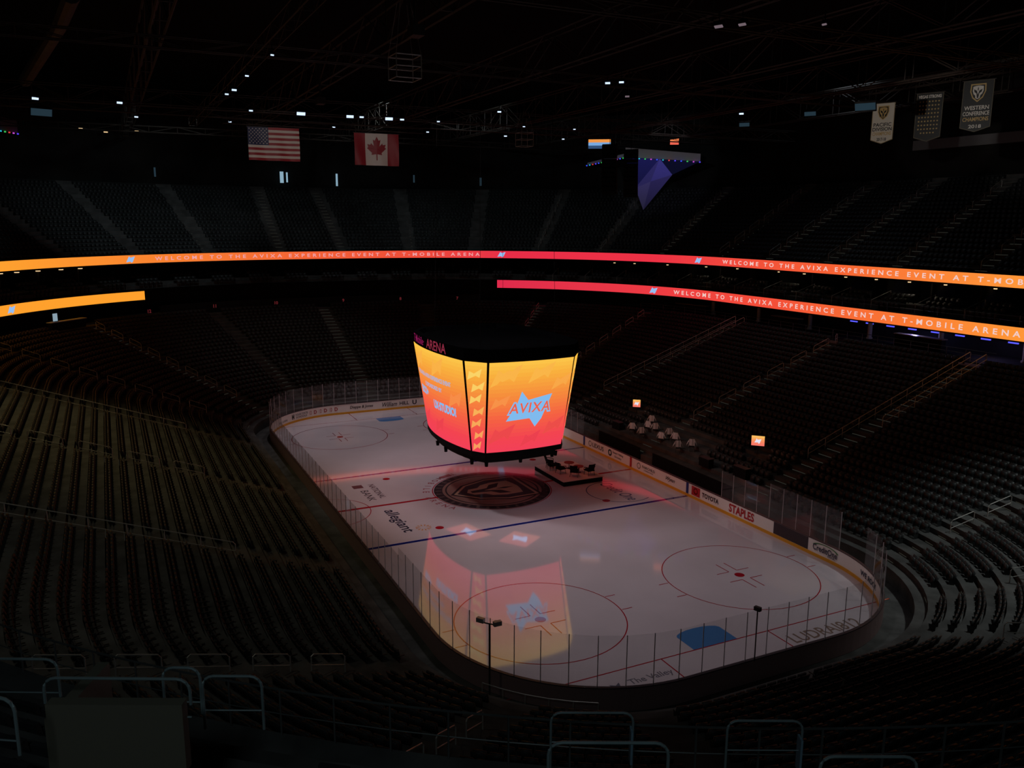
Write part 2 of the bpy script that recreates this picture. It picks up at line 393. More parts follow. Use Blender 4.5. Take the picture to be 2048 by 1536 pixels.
def ringrail(name,d,z,h,q0,q1,label,post=1.8,r=.025,mid=2,m_='rail'):
    mb=MB();s0,s1=q2s(q0,d),q2s(q1,d);n=max(2,int((s1-s0)/.9));P=[pt(s2q(s0+(s1-s0)*i/n,d),d)[0] for i in range(n+1)]
    mb.tube([(p[0],p[1],z+h) for p in P],r,5)
    for k in range(mid):mb.tube([(p[0],p[1],z+h*(k+1)/(mid+1)) for p in P],r*.6,4)
    step=max(1,int(round(post/.9)))
    for p in P[::step]:mb.tube([(p[0],p[1],z),(p[0],p[1],z+h)],r,5)
    return O(name,mb.mesh(name,m_),label=label,cat='railing')
ringrail('guard_railing',25.6,9.25,1.05,Q1+70,X2q(14),'steel guard railing along the club concourse edge',m_='raild')
ringrail('guard_railing',21.75,12.6,.85,QN0,QN1,'steel guard railing along the front of the near deck',post=1.3,r=.018,mid=1,m_='raild')
ringrail('guard_railing',28.35,16.6,.3,-130,QT-60,'slim rail along the front of the upper deck',post=2.7,mid=0,r=.02,m_='raild')
mb=MB();sweep(mb,[(25.55,9.2),(25.55,10.45),(25.75,10.45),(25.75,9.2)],-(Q1+28),Q1+30);O('wall_parapet',mb.mesh('p','wall'),label='dark parapet wall behind the far lower seats',kind='structure')
# ------------------------------------------------------------------ ribbon displays
def ramp(st):
    def f(x):
        if x<=st[0][0]:return lin(st[0][1])
        for (a,ca),(b,cb) in zip(st,st[1:]):
            if x<=b:
                t=(x-a)/(b-a);return tuple(lin(ca)[i]*(1-t)+lin(cb)[i]*t for i in range(3))+(1.,)
        return lin(st[-1][1])
    return f
def ribbon(d,s0,s1,z0,z1,rf,texts,logos,label):
    e=O('ribbon_display',None,label=label,cat='display board')
    mb=MB();n=int((s1-s0)/.8)
    for i in range(n):
        a,b=s0+(s1-s0)*i/n,s0+(s1-s0)*(i+1)/n;p,_=pt(s2q(a,d),d);q,_=pt(s2q(b,d),d)
        mb.add([(p[0],p[1],z0),(q[0],q[1],z0),(q[0],q[1],z1),(p[0],p[1],z1)],[(0,1,2,3)],rf((a+b)/2))
    O('led_screen',mb.mesh('led','led',True),e,label='orange to red LED strip')
    mb=MB();sweep(mb,[(d+.06,z0-.12),(d-.03,z0-.12),(d-.03,z0),(d+.02,z0),(d+.02,z1),(d-.03,z1),(d-.03,z1+.08),(d+.5,z1+.08),(d+.5,z0-.12)],s2q(s0,d),s2q(s1,d),ds=2.5)
    O('housing',mb.mesh('h','dark'),e)
    zc=(z0+z1)/2
    mt=MB()
    for body,a,b,c in texts:
        text(mt,body,onpath(d-.05,(a+b)/2,zc),w=b-a,h=(z1-z0)*.46,col=lin(c),bold=.02,spacing=1.75)
    if texts:O('display_text',mt.mesh('txt','led',True),e,label='pale scrolling lettering')
    ml=MB()
    for s in logos:
        f=onpath(d-.05,s,zc);k=(z1-z0)
        ml.poly([f(-.55*k,-.32*k),f(-.15*k,.36*k),f(.05*k,.22*k),(f(.62*k,.34*k)),f(.3*k,-.3*k),f(.1*k,-.38*k),f(0,-.24*k)],lin((150,190,240)))
    if logos:O('display_logo',ml.mesh('lg','led',True),e,label='pale blue star-shaped logo')
W='WELCOME TO THE AVIXA EXPERIENCE EVENT AT T-MOBILE ARENA'
up=ramp([(-60,(255,172,55)),(-42,(255,162,48)),(-24,(250,135,48)),(0,(244,96,54)),(15,(238,74,58)),(27,(232,45,72)),(50,(238,50,68)),(62,(240,72,60)),(78,(248,98,52)),(97,(255,150,58)),(120,(255,165,60))])
ribbon(28,-62,125,15.5,16.5,up,[(W,-21,23.2,(236,165,170)),(W,60.5,104.7,(240,205,200))],[-24.2,26.3,56.3],'long curved LED ribbon glowing orange and red below the upper deck')
lr=ramp([(25,(222,42,76)),(50,(238,60,66)),(70,(244,80,56)),(85,(250,118,52)),(97,(255,150,55))])
ribbon(27,25.3,125,11.35,12.45,lr,[(W,52.,97.,(240,205,200))],[48.7],'curved LED ribbon glowing red to orange at the club level')
ribbon(27,-62,-22.8,11.2,12.25,lambda s:lin((255,160,45)),[],[-41.],'curved LED ribbon board glowing solid amber')
# ------------------------------------------------------------------ ice
ice=O('ice_rink',None,label='glossy pale ice sheet with painted hockey markings',cat='ice rink')
mb=MB();mb.poly([(*pt(q,0)[0],0.) for q in qs(-QT,QT,3.)[:-1]]);O('ice_sheet',mb.mesh('ice','ice'),ice)
RED=lin((165,30,44));BLUE=lin((26,36,120))
def arc(mb,c,r0,r1,a0,a1,z,col,n=64):
    for i in range(n):
        a,b=[math.radians(a0+(a1-a0)*k/n) for k in(i,i+1)]
        mb.add([(c[0]+r*math.cos(t),c[1]+r*math.sin(t),z) for r,t in((r0,a),(r1,a),(r1,b),(r0,b))],[(0,1,2,3)],col)
def rect(mb,x0,x1,y0,y1,z,col):mb.add([(x0,y0,z),(x1,y0,z),(x1,y1,z),(x0,y1,z)],[(0,1,2,3)],col)
def imark(name,mb,label=None):return O(name,mb.mesh(name,'icemark',True),ice,label=label)
for X in(-7.77,7.77):
    m=MB();rect(m,X-.15,X+.15,-HY,HY,.004,BLUE);imark('blue_line',m)
m=MB();rect(m,-.15,.15,-HY,HY,.004,RED);imark('center_line',m)
for g in(-1,1):
    m=MB();rect(m,g*27.13-.035,g*27.13+.035,-12.2,12.2,.004,RED)
    rect(m,min(g*27.13,g*HX),max(g*27.13,g*HX),3.3,3.37,.004,RED);rect(m,min(g*27.13,g*HX),max(g*27.13,g*HX),-3.37,-3.3,.004,RED);imark('goal_line',m)
    m=MB();pts=[(g*27.1,-1.35),(g*(27.1-1.37),-1.35)]+[(g*(27.1-1.37-.46*math.cos(t)),1.35*math.sin(t)) for t in np.linspace(-1.5,1.5,9)]+[(g*(27.1-1.37),1.35),(g*27.1,1.35)]
    m.poly([(x,y,.004) for x,y in pts],lin((80,130,190)));imark('goal_crease',m,'light blue goal crease')
    for h in(-1,1):
        c=(g*21.03,h*6.71);m=MB();arc(m,c,4.54,4.60,0,360,.005,RED);arc(m,c,0,.30,0,360,.005,RED,24)
        for a in(-1,1):
            for b in(-1,1):
                x0=c[0]+a*.6;y0=c[1]+b*.3
                rect(m,min(x0,x0+a*1.2),max(x0,x0+a*1.2),y0-.03,y0+.03,.005,RED);rect(m,x0-.03,x0+.03,min(y0,y0+b*.9),max(y0,y0+b*.9),.005,RED)
            for b in (-1,1):
                x0=c[0]+b*.87;rect(m,x0-.03,x0+.03,min(c[1]+a*4.55,c[1]+a*5.2),max(c[1]+a*4.55,c[1]+a*5.2),.005,RED)
        imark('face_off_circle',m)
        m=MB();arc(m,(g*6.1,h*6.71),0,.30,0,360,.005,RED,24);imark('face_off_spot',m)
m=MB();arc(m,(0,-HY),3.02,3.08,0,180,.005,RED,40);imark('referee_crease',m)
m=MB();K=lin((62,48,52));GD=lin((138,104,96));SV=lin((164,136,112))
arc(m,(0,0),4.62,4.70,0,360,.006,RED,72);arc(m,(0,0),3.9,4.56,0,360,.006,K,72);arc(m,(0,0),0,3.9,0,360,.006,GD,72)
arc(m,(0,0),3.55,3.68,0,360,.008,K,72)
for k in range(36):
    a=math.radians(k*10);b=math.radians(k*10+3)
    m.add([(r*math.cos(t),r*math.sin(t),.008) for r,t in((4.0,a),(4.46,a),(4.46,b),(4.0,b))],[(0,1,2,3)],lin((96,78,76)))
def S2(pts,z,col,k=2.45):m.poly([(x*k,y*k+.15,z) for x,y in pts],col)
S2(E_SH,.009,K,2.6);S2(E_SH,.011,SV,2.4);S2(E_SH,.013,lin((70,58,62)),2.2);S2(E_HE,.015,SV,1.95);S2(E_V,.017,K,1.95);S2(E_CR,.019,K,1.95)
imark('center_logo',m,'round team emblem with shield and knight helmet')
def circtext(mb,body,r,a0,a1,h,col,z):
    n=len(body)
    for i,ch in enumerate(body):
        if ch==' ':continue
        a=math.radians(a0+(a1-a0)*i/(n-1));o=(r*math.cos(a),r*math.sin(a),z);inw=(-math.cos(a),-math.sin(a),0);tg=(-math.sin(a),math.cos(a),0)
        text(mb,ch,flat(o,tg,inw),h=h,col=col,bold=.02)
m=MB();circtext(m,'T-MOBILE ARENA',5.15,-165,-58,.52,lin((168,98,106)),.006);imark('ice_lettering',m)
def itext(body,c,w,h,col,dx=(1,0,0),dy=(0,1,0),shear=0,bold=.01):
    m=MB();text(m,body,flat((c[0],c[1],.006),dx,dy),w=w,h=h,col=lin(col),bold=bold,shear=shear);return m
m=itext('allegiant',(3.6,-8.9),4.8,1.15,(66,64,84),bold=.015);
for k in range(12):
    a=math.pi*k/6;m.poly([(5.6+.2*math.cos(a),-7.7+.2*math.sin(a),.006),(5.6+.55*math.cos(a-.12),-7.7+.55*math.sin(a-.12),.006),(5.6+.55*math.cos(a+.12),-7.7+.55*math.sin(a+.12),.006)],lin((205,140,70)))
imark('ice_advertisement',m,'navy airline lettering with orange sunburst')
m=itext('NATIONAL',(-3.4,-8.3),3.6,.5,(100,85,92));text(m,'BANK',flat((-2.6,-9.2,.006),(1,0,0),(0,1,0)),w=2.6,h=.6,col=lin((90,80,88)));rect(m,-5.4,-4.6,-9.8,-9.0,.006,lin((120,75,82)));imark('ice_advertisement',m)
m=itext('Credit One',(4.6,8.8),4.4,1.0,(90,98,130),shear=.2);arc(m,(4.6,8.8),2.5,2.58,150,390,.006,lin((90,98,130)),30);imark('ice_advertisement',m)
m=itext('LUDRAI812',(28.35,6.1),4.7,.85,(138,116,106),dx=(0,1,0),dy=(-1,0,0),bold=.01);imark('ice_advertisement',m)
m=itext('The Valley',(28.3,-4.7),2.4,.55,(120,115,128),dx=(0,1,0),dy=(-1,0,0));text(m,'Health System',flat((29.1,-4.7,.006),(0,1,0),(-1,0,0)),w=2.6,h=.5,col=lin((120,115,128)));
m.poly([(28.4+.45*(1 if k%2==0 else .42)*math.cos(math.pi*k/5),-6.6+.45*(1 if k%2==0 else .42)*math.sin(math.pi*k/5),.006) for k in range(10)],lin((105,105,122)));imark('ice_advertisement',m)
# ------------------------------------------------------------------ boards
rb=O('rink_boards',None,label='white dasher boards with adverts and clear glass around the ice',cat='rink boards')
WH=lin((250,245,240))
m=MB();sweep(m,[(0,.22),(0,1.07)],col=WH,ds=4.);O('board_wall',m.mesh('bw','board',True),rb)
m=MB();m.add([(17.1,HY-.01,.24),(20.2,HY-.01,.24),(20.2,HY-.01,1.05),(17.1,HY-.01,1.05)],[(0,1,2,3)],lin((45,45,50)));O('advert_panel',m.mesh('ap','board',True),rb,label='dark blank advert panel')
m=MB();sweep(m,[(-.02,0),(-.02,.22),(0,.22)],ds=4.,col=lin((235,170,40)));O('kick_plate',m.mesh('kp','board',True),rb,label='yellow kick plate')
m=MB();sweep(m,[(-.02,1.07),(-.02,1.12),(.14,1.12),(.14,1.07),(-.02,1.07)],ds=4.,col=lin((60,56,62)));O('cap_rail',m.mesh('cr','board',True),rb)
m=MB();sweep(m,[(.14,0),(.14,1.07)],ds=4.,col=lin((150,122,122)));O('board_backing',m.mesh('bb','board',True),rb)
adm=MB()
def bt(body,X,w,h,col,side=1,shear=0,zc=.64,bold=.01):
    text(adm,body,flat((X,side*(HY-.02),zc),(side,0,0),(0,0,1)),w=w,h=h,col=lin(col),shear=shear,bold=bold)
bt('LEXUS',-5.3,1.9,.4,(30,30,34));bt('Smart Valley',-2.0,1.7,.24,(40,60,50),zc=.78);bt('Grocery',-2.0,1.1,.22,(40,60,50),zc=.46)
def ring2(X,r0,r1,col,zc=.64,n=20,a0=0,a1=6.283):
    for i in range(n):
        a,b=a0+(a1-a0)*i/n,a0+(a1-a0)*(i+1)/n
        adm.add([(X+r*math.cos(t),HY-.02,zc+r*math.sin(t)) for r,t in((r0,a),(r1,a),(r1,b),(r0,b))],[(0,1,2,3)],lin(col))
ring2(-3.3,.16,.3,(30,60,50));ring2(-6.7,.2,.26,(40,40,44))
bt('FAIRCHILD',2.6,1.8,.22,(70,62,54),zc=.7);bt('CONSULTING',2.6,1.3,.1,(70,62,54),zc=.45);ring2(1.2,.2,.26,(90,80,60))
bt('Wynn',5.6,1.2,.42,(60,50,48),shear=.5)
adm.add([(8.3,HY-.02,.3),(9.3,HY-.02,.3),(9.3,HY-.02,1.0),(8.3,HY-.02,1.0)],[(0,1,2,3)],lin((190,30,40)));ring2(8.8,.18,.24,(240,235,235),zc=.66)
bt('TOYOTA',10.5,1.9,.36,(50,20,26),bold=.03)
bt('STAPLES',13.9,2.6,.62,(190,30,36),bold=.03)
for X,c in((-7.77,(35,50,130)),(7.77,(35,50,130)),(0,(190,35,45))):adm.add([(X-.15,HY-.015,0.01),(X+.15,HY-.015,0.01),(X+.15,HY-.015,1.07),(X-.15,HY-.015,1.07)],[(0,1,2,3)],lin(c))
def et(body,Y,w,h,col,shear=0,zc=.64,bold=.01):text(adm,body,flat((-HX+.02,Y,zc),(0,1,0),(0,0,1)),w=w,h=h,col=lin(col),shear=shear,bold=bold)
et('William',1.3,1.7,.5,(30,30,40),shear=.3);et('HILL',3.0,1.1,.4,(30,30,40),bold=.02);et('U',4.2,.5,.5,(30,30,40),bold=.03);et('Dieppe & Jones',-1.9,2.6,.4,(30,30,34),shear=.2,bold=.02)
def pathtext(body,q,w,h,col,zc=.64,bold=.01,d=-.03):
    s=q2s(q,0);text(adm,body,onpath(d,s,zc),w=w,h=h,col=lin(col),bold=bold)
for q in(-Q1-2,-Q1-10,-Q1-18):
    pathtext('D',q,.35,.4,(180,40,44),bold=.03);pathtext('l D',q-4,.3,.4,(180,40,44))
pathtext('YOUR STATE',-Q1-30,1.7,.22,(40,40,44),.76);pathtext('SCHOOLS',-Q1-30,1.5,.2,(40,40,44),.48);pathtext('H',-Q1-38,.35,.5,(30,30,30),bold=.08)
pathtext('FOUR QUEENS',-Q1-50,1.7,.24,(40,40,44),.5)
def arcpath(q,r0,r1,a0,a1,col,zc,kx=1.):
    f=onpath(-.03,q2s(q,0),zc)
    for i in range(16):
        a,b=a0+(a1-a0)*i/16,a0+(a1-a0)*(i+1)/16
        adm.add([f(kx*r*math.cos(t),r*math.sin(t)) for r,t in((r0,a),(r1,a),(r1,b),(r0,b))],[(0,1,2,3)],lin(col))
pathtext('CreditOne',X2q(21.55),2.0,.4,(35,40,70),.66,.02,-.06);pathtext('BANK',Q3+1,.6,.14,(35,40,70),.4,d=-.06)
arcpath(X2q(21.6),.30,.35,.3,2.8,(60,130,70),.66,3.2)
pathtext('WE ROCK',Q3+27,2.3,.34,(30,34,70),bold=.03)
O('advert_lettering',adm.mesh('ad','board',True),rb,label='sponsor lettering printed on the boards')
panes=[];posts=[]
per=2*q2s(QT,0);npan=int(per/1.22)
for i in range(npan):
    a=-per/2+per*i/npan;b=-per/2+per*(i+1)/npan
    q0=s2q(a,0);q1=s2q(b,0);p0,_=pt(q0,.07);p1,_=pt(q1,.07);xm=(p0[0]+p1[0])/2;ym=(p0[1]+p1[1])/2
    if ym>12 and -8<xm<11.4:continue
    top=3.05 if abs(xm)<17 and abs(ym)>12 else 3.5
    if not(Q3+9<q1<Q3+24):panes.append((p0,p1,top))
    if not(Q3+12<q0<Q3+22):posts.append((p0,top))
panes.sort(key=lambda t:np.linalg.norm(np.array([*t[0],2])-CAM));posts.sort(key=lambda t:np.linalg.norm(np.array([*t[0],2])-CAM))
def panem(m,t):
    (a,b,top)=t;a=a+(b-a)*.012;b=b-(b-a)*.012;m.add([(*a,1.12),(*b,1.12),(*b,top),(*a,top)],[(0,1,2,3)])
for t in panes[:98]:
    m=MB();panem(m,t);O('glass_pane',m.mesh('gp','glass'),rb)
m=MB()
for t in panes[98:]:panem(m,t)
O('glass_pane',m.mesh('gp','glass'),rb,kind='stuff')
def postm(m,p,top):
    m.box((p[0],p[1],(1.12+top)/2),(.03,.03,top-1.1))
for p,top in posts[:98]:
    m=MB();postm(m,p,top);O('glass_post',m.mesh('gpo','post'),rb)
m=MB()
for p,top in posts[98:]:postm(m,p,top)
O('glass_post',m.mesh('gpo','post'),rb,kind='stuff')
# ------------------------------------------------------------------ scoreboard
SC=(-.4,.22)
sb=O('scoreboard',None,label='giant hanging centre scoreboard with glowing orange screens',cat='scoreboard',loc=(SC[0],SC[1],0))
ZT,ZB=11.25,4.6
TOPC=[(6.75,3.37),(5.2,4.55)];BOTC=[(5.55,3.07),(4.55,3.7)]
def face(i):
    def mk(tl,tr,bl,br,bt_,bb_):
        def f(u,v,o=0.):
            tl_,tr_,bl_,br_=[np.array(x,float) for x in(tl,tr,bl,br)]
            a=bl_*(1-u)+br_*u;b=tl_*(1-u)+tr_*u;e=tr_-tl_;n=np.array([e[1],-e[0]]);n/=np.linalg.norm(n)
            bul=4*u*(1-u);p=(a+n*bb_*bul)*(1-v)+(b+n*bt_*bul)*v+n*o
            return (p[0],p[1],ZB+(ZT-ZB)*v)
        return f
    (ax_,ay),(bx,by)=TOPC;(cx,cy),(dx,dy)=BOTC
    return {'px':mk((ax_,-ay),(ax_,ay),(cx,-cy),(cx,cy),.35,.3),'nx':mk((-ax_,ay),(-ax_,-ay),(-cx,cy),(-cx,-cy),.35,.3),
     'ny':mk((-bx,-by),(bx,-by),(-dx,-dy),(dx,-dy),.5,.65),'py':mk((bx,by),(-bx,by),(dx,dy),(-dx,dy),.5,.65),
     'c1':mk((bx,-by),(ax_,-ay),(dx,-dy),(cx,-cy),0,0),'c2':mk((ax_,ay),(bx,by),(cx,cy),(dx,dy),0,0),
     'c3':mk((-bx,by),(-ax_,ay),(-dx,dy),(-cx,cy),0,0),'c4':mk((-ax_,-ay),(-bx,-by),(-cx,-cy),(-dx,-dy),0,0)}[i]
grad=ramp([(0,(242,64,88)),(.15,(243,68,80)),(.38,(245,98,66)),(.63,(246,140,60)),(.86,(249,176,62)),(1,(252,198,74))])
LB=lin((128,186,238))
def mixc(a,b,t):return tuple(a[i]*(1-t)+b[i]*t for i in range(3))+(1.,)
STAR=[(-.21,.36),(-.06,.165),(.46,.26),(.27,-.27),(.14,-.44),(0,-.24),(-.5,-.27),(-.3,.06)]
def screenart(m,f,w,h,kind,o=.03):
    P=lambda a,b:f(.5+a/w,.5+b/h,o)
    def arrows(L,t=.14):
        for (x,y,s) in L:
            pts=[(x-.95*s,y-.7*s),(x-.45*s,y+.45*s),(x-.15*s,y+.2*s),(x+1.05*s,y+.75*s),(x+.55*s,y-.4*s),(x+.25*s,y-.15*s)]
            m.poly([f(.5+a/w,min(.99,max(.01,.5+b/h)),.012) for a,b in pts],mixc(grad(.5+y/h),lin((255,205,110)) if y>0 else lin((190,45,60)),t))
    if kind=='end':
        arrows([(-2.0,2.3,1.1),(0.6,2.4,1.),(2.3,1.6,.8),(2.1,-1.7,.9),(-2.1,-2.0,1.),(-2.3,.4,.7),(.2,-2.5,.8)],.16)
        k=3.6;m.poly([P(a*k,b*k*.95-.1) for a,b in STAR],LB)
        text(m,'AVIXA',lambda a,b:f(.5+(a+b*.1)/w,.5+(b-.1)/h,.05),w=3.45,h=.98,col=LB,bold=.09,spacing=1.12)
        text(m,'AVIXA',lambda a,b:f(.5+(a+b*.1)/w,.5+(b-.1)/h,.07),w=3.2,h=.76,col=lin((236,96,70)),bold=.015,spacing=1.12)
    if kind=='side':
        arrows([(-3.3,2.2,1.2),(.8,2.2,1.2),(3.3,.2,1.),(.2,-2.3,1.),(-3.,-2.2,1.)],.14)
        T=lambda cx,cy:(lambda a,b:f(.5+(cx+a)/w,.5+(cy+b)/h,.04))
        text(m,'THE AVIXA AVIXA EXPERIENCE EVENT',T(-.5,1.25),w=7.0,h=.34,col=LB,bold=.02)
        text(m,'IS SPONSORED BY',T(-.3,.55),w=3.5,h=.32,col=LB,bold=.02)
        text(m,'ESCO+',T(-2.6,-.1),w=2.1,h=.62,col=LB,bold=.05)
        text(m,'UX·STUDIO!',T(1.5,-.75),w=3.8,h=.68,col=LB,bold=.05)
    if kind=='corner':
        for k,y in enumerate((-2.9,-2.05,-1.2,-.3,.6,1.5,2.4)):
            x=.14 if k%2 else -.1;s=.56+.05*k/6;c=mixc(grad(min(1,.62+y/h)),lin((250,215,110)),.75 if y>0 else .45)
            m.poly([f(.5+(x+a*s)/w,min(.995,max(.005,.5+(y+b*s)/h)),.02) for a,b in((-1.,-.65),(-.7,.4),(-.1,.15),(.9,.8),(.6,-.3),(.1,-.1))],c)
for k,kind,w in(('px','end',6.4),('nx','end',6.4),('ny','side',9.8),('py','side',9.8),('c1','corner',1.8),('c2','corner',1.8),('c3','corner',1.8),('c4','corner',1.8)):
    f=face(k);m=MB();m.grid(lambda u,v:f(.012+.976*u if w>3 else .05+.9*u,v),16 if w>3 else 2,24,lambda u,v:grad(v))
    s=O('led_screen',m.mesh('scr','led',True),sb,label='glowing LED panel fading from yellow to pink')
    m=MB();screenart(m,f,w,ZT-ZB,kind);O('screen_graphic',m.mesh('art','led',True),s,label='pale blue logo and lettering' if w>3 else 'stacked pale arrow shapes')
order=['px','c2','py','c3','nx','c4','ny','c1']
def ringpts(v,o):
    out=[]
    for k in order:
        f=face(k);n=8 if k in('px','nx','py','ny') else 1
        for i in range(n):out.append(f(i/n,v,o))
    return out
def loft(m,rings):
    n=len(rings[0]);b=len(m.v);m.v+=[tuple(map(float,p)) for R in rings for p in R]
    for j in range(len(rings)-1):
        for i in range(n):
            i2=(i+1)%n;m.f.append((b+j*n+i,b+j*n+i2,b+(j+1)*n+i2,b+(j+1)*n+i));m.c.append((1,1,1,1));m.mi.append(0)
    m.f.append(tuple(b+i for i in range(n))[::-1]);m.c.append((1,1,1,1));m.f.append(tuple(b+(len(rings)-1)*n+i for i in range(n)));m.c.append((1,1,1,1));m.mi+=[0,0]
def scl(R,k,z):return [(p[0]*k,p[1]*k,z) for p in R]
m=MB();loft(m,[ringpts(0,-.12),ringpts(1,-.12)]);O('scoreboard_body',m.mesh('body','void'),sb)
R1=ringpts(1,0);R0=ringpts(0,0)
m=MB();loft(m,[scl(R1,1.0,ZT+.02),scl(R1,1.005,ZT+.15),scl(R1,1.0,ZT+.9),scl(R1,.93,ZT+.93),scl(R1,.9,ZT+.6)]);O('top_fascia',m.mesh('tf','void'),sb,label='black crown band')
m=MB();loft(m,[scl(R0,.84,ZB-.95),scl(R0,.90,ZB-.9),scl(R0,.92,ZB-.45),scl(R0,1.0,ZB-.4),scl(R0,1.0,ZB-.03)]);O('bottom_ring',m.mesh('br','dark'),sb,label='black lower ring')
for q in((4.9,-2.7),(4.6,2.8),(-4.6,-2.8),(4.4,3.2),(3.9,-3.4),(0,-3.9),(-2,-3.8),(4.95,0.)):
    m=MB();m.cyl((q[0],q[1],ZB-1.2),.12,.35,8,r2=.16);O('loudspeaker',m.mesh('ls','dark'),sb)
for cx,cy,wx,wy,rot in((-.6,-1.85,3.3,2.1,.25),(2.5,1.2,2.4,2.5,.6)):
    m=MB();z=ZB-1.0;cr_,sr_=math.cos(rot),math.sin(rot)
    F=lambda a,b,zz=0.:(cx+a*cr_-b*sr_,cy+a*sr_+b*cr_,z+zz)
    m.grid(lambda u,v:F((u-.5)*wx,(v-.5)*wy),2,6,lambda u,v:mixc(grad(.15+.4*v),lin((220,140,140)),.4));
    s=O('underside_screen',m.mesh('us','led',True),sb,label='small downward-facing LED screen')
    m=MB();m.poly([F(a*1.7,-b*1.6,-.02) for a,b in STAR],lin((180,205,255)));O('screen_graphic',m.mesh('ug','ledhot',True),s)
f=face('ny');m=MB()
def crown(cx):return lambda a,b:tuple(np.array(f(.5+(cx+a)/10.4,1,.06)[:2]).tolist())+(ZT+.50+b,)
text(m,'T·Mobile·',crown(-2.9),w=3.2,h=.60,col=lin((130,24,78)),bold=.01);text(m,'ARENA',crown(1.1),w=3.6,h=.7,col=lin((140,44,66)),bold=.01)
O('sign_lettering',m.mesh('sg','led',True),sb,label='magenta arena sign lettering')
for (x,y) in((4.5,3),(4.5,-3),(-4.5,3),(-4.5,-3)):
    m=MB();m.tube([(x,y,ZT+.7),(x*.9,y*.9,31)],.014,5);O('hoist_cable',m.mesh('hc','cable'),sb)
# ------------------------------------------------------------------ stage platform and furniture
st=O('stage_platform',None,label='low square white-topped stage standing on the ice',cat='stage',loc=(-.65,7.2,0))
m=MB();m.box((0,0,.2),(5.0,3.6,.36));O('stage_skirt',m.mesh('sk','dark'),st)
m=MB();m.box((0,0,.40),(5.06,3.66,.05),lin((225,210,210)));O('stage_deck',m.mesh('sd','paint',True),st)
def armchair():
    e=MB();e.box((0,0,.42),(.62,.6,.10));e.box((0,.0,.50),(.54,.52,.08))
    b=MB()
    b.grid(lambda u,v:((u-.5)*.62,.28+.18*v-.10*(2*u-1)**2,.5+.5*v),6,4,lambda u,v:(1,1,1,1));b.grid(lambda u,v:((.5-u)*.62,.34+.18*v-.10*(2*u-1)**2,.5+.5*v),6,4,lambda u,v:(1,1,1,1))
    a=[]
    for x in(-.34,.34):
        k=MB();k.tube([(x,.3,.72),(x,0,.68),(x,-.28,.64),(x,-.3,.4)],.03,6);a.append(k.mesh('armrest','dark'))
    l=[MB().tube([(x*.26,y*.24,.4),(x*.32,y*.3,0)],.02,6) for x in(-1,1) for y in(-1,1)]
    return e.mesh('seat','dark'),b.mesh('backrest','dark'),a,[k.mesh('leg','frame') for k in l]
ms,mbb,ma,mlg=armchair()
for (x,y,r) in((-2.3,6.35,150),(-1.45,6.1,175),(-.3,6.3,190),(.9,6.9,230),(1.1,8.2,275)):
    o=O('armchair',None,label='dark lounge armchair standing on the white stage',cat='chair',group='armchairs on the stage',loc=(x,y,.425),rz=math.radians(r))
    O('seat',ms,o);O('backrest',mbb,o)
    for g in ma:O('armrest',g,o)
    for g in mlg:O('leg',g,o)
for (x,y) in((-1.2,7.6),(.1,7.75)):
    o=O('side_table',None,label='small round table on the stage',cat='table',group='round tables on the stage',loc=(x,y,.425))
    m=MB();m.cyl((0,0,.5),.42,.04,20,lin((150,70,70)));O('table_top',m.mesh('tt','paint',True),o)
    m=MB();m.cyl((0,0,0),.22,.03,16);m.cyl((0,0,.03),.03,.47,8);O('pedestal',m.mesh('pd','frame'),o)
# ------------------------------------------------------------------ bench area
def foldchair(x,y,z,r):
    o=O('folding_chair',None,label='dark folding chair with a white jersey draped over its back',cat='chair',group='chairs draped with white jerseys',loc=(x,y,z),rz=math.radians(r))
    m=MB();m.box((0,0,.45),(.44,.42,.03));O('seat',m.mesh('s','dark'),o)
    for sx in(-.2,.2):
        m=MB();m.tube([(sx,-.2,0),(sx,.2,.5),(sx,.25,.9)],.014,5);m.tube([(sx,.22,0),(sx,-.18,.45)],.014,5);O('leg',m.mesh('l','frame'),o)
    m=MB()
    for sgn in(-1,1):
        m.grid(lambda u,v:((u-.5)*(.44+.06*v),.25+sgn*(.03+.07*v)+.02*math.sin(9*u),1.0-.60*v+.02*math.sin(8*u)),6,6,lambda u,v:(1,1,1,1))
        for sx in(-1,1):
            m.grid(lambda u,v:(sx*(.21+.20*u+.03*v*u),.25+sgn*(.03+.03*v),.99-.28*u-.15*v-.10*u*u),4,3,lambda u,v:(1,1,1,1))
    m.grid(lambda u,v:((u-.5)*.44,.22+.06*v,1.0+.02*math.sin(3.14*v)),6,2,lambda u,v:(1,1,1,1))
    O('jersey',m.mesh('j','cloth'),o,label='white draped jersey')
def zrow(d):
    i=int((d-2.2)/.85+1);return zlow(max(0,min(NL,i)))
for (x,y,r) in((-5.1,16.4,50),(-4.1,17.3,20),(-3.3,16.3,75),(-3.1,17.6,65),(-1.15,16.7,30),(-.95,17.6,68),(.5,17.0,35),(1.9,16.4,62),(2.9,17.0,50),(-4.7,18.2,40)):
    foldchair(x,y,zrow(y-HY),r)
